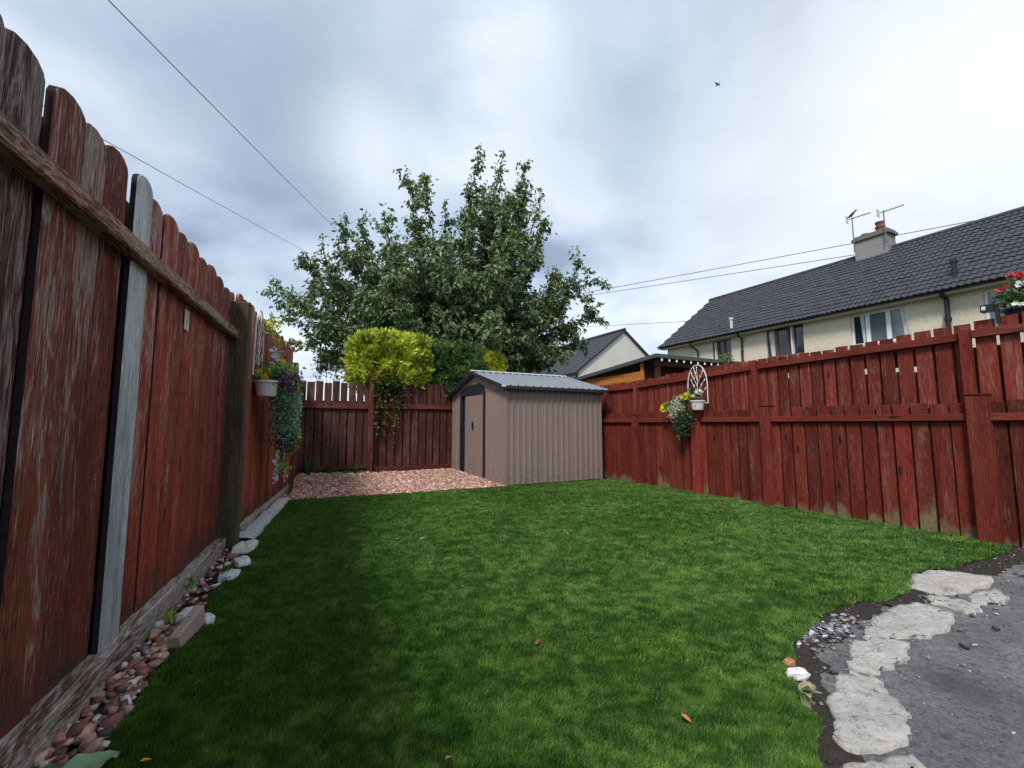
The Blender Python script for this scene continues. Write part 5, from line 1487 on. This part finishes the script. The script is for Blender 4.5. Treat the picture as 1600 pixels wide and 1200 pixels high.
def soil_edge():
    r = np.random.default_rng(31)
    k0 = LAWN.index((5.72, 1.49)); line = [Vector((5.95, 1.55, 0))] + [Vector((x, y, 0)) for x, y in LAWN[k0:k0 + 14]]
    pts = []
    for i in range(len(line) - 1):
        n = max(2, int((line[i + 1] - line[i]).length / .035))
        pts += [line[i] + (line[i + 1] - line[i]) * (j / n) for j in range(n)]
    V, Fc = [], []
    for i, p in enumerate(pts):
        tg = (pts[min(i + 2, len(pts) - 1)] - pts[max(i - 2, 0)]).normalized(); out = Vector((-tg.y, tg.x, 0))
        w = .05 + .11 * vnoise(np.array([p.x]), np.array([p.y]), 6, 33)[0] + r.uniform(-.02, .02) + (.08 if p.x > 4.7 else 0)
        V += [p - out * .05, p + out * w * .5 + Vector((0, 0, .004)), p + out * w]
    for v in V: v.z += -.005
    for i in range(len(pts) - 1):
        a = 3 * i; Fc += [(a, a + 1, a + 4, a + 3), (a + 1, a + 2, a + 5, a + 4)]
    o = mesh("soil_strip", V, Fc, plain("edge_soil", (.042, .037, .033), .95, .1, 0, .6, 30, .9)); tag(o, "ragged dark soil along the turf edge by the tarmac", kind="structure")
    q = [pts[i] + Vector((r.normal(0, .05), -abs(r.normal(0, .09)), 0)) for i in r.integers(0, len(pts), 520)]
    V, Fc, C = stones("s", [tuple(v) for v in q], (.005, .018), [(.03, .026, .022), (.06, .05, .04), (.10, .085, .07), (.16, .13, .10)], .5, 34)
    o = np_mesh("soil_crumbs", V, Fc, M['stone'], None, C); tag(o, "dark soil crumbs spilled from the turf edge onto tarmac", "soil", kind="stuff")
soil_edge()

def rough_slab(name, corners, h, mat, seed, parent, nu=22, nv=14):
    """broken concrete piece: ragged outline, uneven worn top"""
    r = np.random.default_rng(seed); c = [np.array(p) for p in corners]
    V, Fc = [], []
    jit = np.stack([vnoise(np.arange(nu + 1)[:, None] * .33 + np.zeros(nv + 1)[None], np.arange(nv + 1)[None] * .33 + np.zeros(nu + 1)[:, None], 1.0, seed + q) - .5 for q in (0, 7)], 2) * .045 + r.normal(0, .004, (nu + 1, nv + 1, 2))
    for i in range(nu + 1):
        for j in range(nv + 1):
            u, v = i / nu, j / nv
            p = c[0] * (1-u) * (1-v) + c[1] * u * (1-v) + c[2] * u * v + c[3] * (1-u) * v
            cen = sum(c) / 4
            rr = max(abs(u - .5), abs(v - .5)) * 2
            cr = abs(u - .5) * abs(v - .5) * 4
            p = p + (cen - p) * .22 * cr ** 2
            edge = i in (0, nu) or j in (0, nv)
            p = p + jit[i, j]
            z = h * (1 - .45 * rr ** 4) + r.normal(0, .0022) + .012 * (vnoise(np.array([p[0]]), np.array([p[1]]), 7, seed)[0] - .5)
            V.append((p[0], p[1], z))
    W = nv + 1
    for i in range(nu):
        for j in range(nv): Fc.append((i*W+j, (i+1)*W+j, (i+1)*W+j+1, i*W+j+1))
    ring = [i*W for i in range(nu)] + [nu*W + j for j in range(nv)] + [i*W + nv for i in range(nu, 0, -1)] + [j for j in range(nv, 0, -1)]
    b = len(V)
    for k in ring: V.append((V[k][0], V[k][1], -.03))
    for k in range(len(ring)): k2 = (k + 1) % len(ring); Fc.append((ring[k], b + k, b + k2, ring[k2]))
    # orientation: make the top face up
    a, b_, d = (Vector(V[q]) for q in Fc[0][:3])
    if (b_ - a).cross(d - a).z < 0: Fc = [f[::-1] for f in Fc]
    return mesh(name, V, Fc, mat, parent, True)

def slabs():
    b = NB("broken_concrete"); ob = b.tc.outputs["Object"]
    c = b.mix(b.noise(ob, 7, 6, .7), (.25, .23, .205), (.72, .69, .65))
    sp = b.ramp(b.noise(ob, 42, 5, .8), .52, .64, 0, .75); c = b.mix(sp, c, (.20, .185, .17))
    moss = b.ramp(b.noise(b.vmath('ADD', ob, (5, 2, 0)), 5, 4, .65), .60, .72, 0, .6); c = b.mix(moss, c, (.14, .135, .085))
    b.bump(b.math('ADD', b.noise(ob, 45, 5, .8), b.math('MULTIPLY', b.noise(ob, 9, 4, .6), 1.5)), .9, .016)
    m = b.fin(c, .92, .15)
    t = bpy.data.objects.new("concrete_edging", None); COL.objects.link(t); t.location = (3, 1.2, 0)
    tag(t, "broken pale concrete slabs edging the tarmac beside the lawn", "edging")
    defs = [[(1.66, .90), (2.22, 1.16), (2.38, 1.05), (1.98, .78)], [(1.25, .56), (1.66, .88), (1.94, .75), (1.58, .44)], [(2.27, 1.15), (2.62, 1.29), (2.88, 1.12), (2.42, 1.03)],
            [(2.62, 1.30), (3.55, 1.38), (3.52, 1.11), (2.92, 1.10)], [(3.62, 1.34), (3.80, 1.33), (3.78, 1.10), (3.58, 1.10)], [(3.74, 1.56), (4.40, 1.56), (4.62, 1.24), (3.86, 1.25)], [(3.86, 1.225), (4.30, 1.215), (4.18, 1.10), (3.86, 1.10)]]
    for k, d in enumerate(defs):
        rough_slab("slab", d, .013 + .003 * (k % 3) - (.004 if k in (2, 4, 6) else 0), m, 40 + k, t)
slabs()

def slate_chips():
    r = np.random.default_rng(12); n = 190
    x = r.uniform(1.6, 5.7, n); y = .95 + .12 * (x - 1.6) * .6 + r.uniform(-.15, .45, n)
    p2 = np.column_stack([r.normal(2.62, .16, 260), r.normal(1.40, .055, 260)])
    p = np.concatenate([np.column_stack([x, y]), p2]); inl = in_poly(p[:, 0], p[:, 1], LAWN); p = p[~inl]
    p = p[(p[:, 1] > .9)]
    z = np.full(len(p), -.004) + r.uniform(0, .012, len(p))
    V, Fc, C = stones("c", np.column_stack([p, z]), (.009, .030), [(.08, .08, .09), (.16, .16, .18), (.30, .30, .32), (.48, .48, .50), (.05, .045, .045), (.22, .19, .17)], .35, 13)
    o = np_mesh("slate_chippings", V, Fc, M['stone'], None, C); tag(o, "grey slate chippings and grit between the lawn and broken slabs", "chippings", kind="stuff")
    # crumbs of grit blown over the tarmac
    n = 700; x = r.uniform(1.6, 5.2, n); y = r.uniform(-.1, 1.1, n)
    V, Fc, C = stones("c", np.column_stack([x, y, np.full(n, -.006)]), (.003, .011), [(.10, .10, .10), (.25, .25, .26), (.4, .4, .4)], .5, 14)
    o = np_mesh("grit", V, Fc, M['stone'], None, C); tag(o, "fine grit scattered over the tarmac path", "grit", kind="stuff")
slate_chips()
rock((2.02, 1.20, .02), (.10, .05, .04), (.66, .65, .63), "sharp white stone fragment at the lawn edge by the nearest slab", 27, "stone_fragment", "stone", -.5)
rock((2.08, 1.27, .02), (.05, .04, .035), (.42, .20, .12), "orange brown stone behind the white stone fragment", 21)
rock((1.96, 1.13, .02), (.05, .045, .03), (.40, .24, .20), "pinkish stone between the white fragment and the low weed", 22)
weed((1.86, 1.08, .0), .11, 12, "low variegated weed at the lawn edge beside the nearest slab", 23, (.10, .18, .05), (.48, .55, .34), True, None)

# fallen leaves on the turf
def fallen(u, v, col, lab, k, s_=.022):
    d = view_dir(u, v); p = Vector((0, 0, CAM_H)) + d * ((.036 - CAM_H) / d.z)
    r = np.random.default_rng(k); a = r.uniform(0, 6.28); ax = Vector((math.cos(a), math.sin(a), .15)); sd = Vector((-math.sin(a), math.cos(a), .1))
    V = [p - ax * s_, p - ax * s_ * .4 + sd * s_ * .45 + Vector((0, 0, .004)), p + ax * s_ * .4 + sd * s_ * .42 + Vector((0, 0, .003)), p + ax * s_, p + ax * s_ * .4 - sd * s_ * .42 + Vector((0, 0, .006)), p - ax * s_ * .4 - sd * s_ * .45 + Vector((0, 0, .002)), p + Vector((0, 0, -.003))]
    o = mesh("fallen_leaf", V, [(0, 1, 6), (1, 2, 6), (2, 3, 6), (3, 4, 6), (4, 5, 6), (5, 0, 6)], plain("leaf_%d" % k, col, .8, .15, 0, .2, 30))
    tag(o, lab, "leaf", "fallen leaves on the lawn")
fallen(228, 1188, (.55, .24, .03), "bright orange fallen leaf at the near left lawn edge", 1, .016)
fallen(1072, 1122, (.40, .17, .05), "orange brown fallen leaf low right on the lawn", 2)
fallen(840, 1003, (.26, .07, .04), "reddish fallen leaf near the middle of the lawn", 3)
fallen(660, 841, (.30, .26, .12), "straw coloured fallen leaf, right of the far pair", 4, .03)
fallen(620, 842, (.28, .24, .10), "straw coloured fallen leaf, left of the far pair", 5, .03)
fallen(701, 1184, (.34, .16, .05), "small brown fallen leaf at the bottom of the lawn", 6, .014)
fallen(1085, 852, (.30, .19, .10), "tan fallen leaf near the red right fence", 7, .03)

# ------------------------------------------------------------------ overhead cables
def cable(a, b, sag, r_, lab):
    a, b = Vector(a), Vector(b); pts = []
    for i in range(33):
        f_ = i / 32; p = a + (b - a) * f_; p.z -= 4 * sag * f_ * (1 - f_); pts.append(p)
    mb = MB(); mb.tube(pts, r_, 5); o = mb.build("overhead_cable", M['cable'], None); tag(o, lab, "cable", "overhead cables")
def cable_px(p0, p1, d0, d1, sag, r_, lab, ext0=0.0, ext1=0.0):
    a, b = at(*p0, d0), at(*p1, d1); v = b - a
    cable(a - v * ext0, b + v * ext1, sag, r_, lab)
cable_px((168, -3), (534, 366), 7.5, 26, .05, .010, "thick black cable slanting down to the tree from above", .12, .06)
cable_px((175, 224), (480, 394), 12, 27, .05, .010, "thinner cable emerging above the left fence towards the tree", .25, .06)
cable_px((890, 462), (1580, 334), 34, 21.5, .02, .020, "upper of two cables passing behind the chimney", .1, .1)
cable_px((890, 466), (1400, 388), 33, 19.2, .02, .016, "lower of two cables crossing the chimney's face", .1, .1)
cable_px((940, 509), (1070, 502), 40, 44, .02, .018, "faint low cable between the gable house and terrace", .2, .4)
cable_px((1400, 482), (1545, 475), 15.5, 14.5, .02, .006, "fine wire crossing in front of the terrace wall", .15, .5)
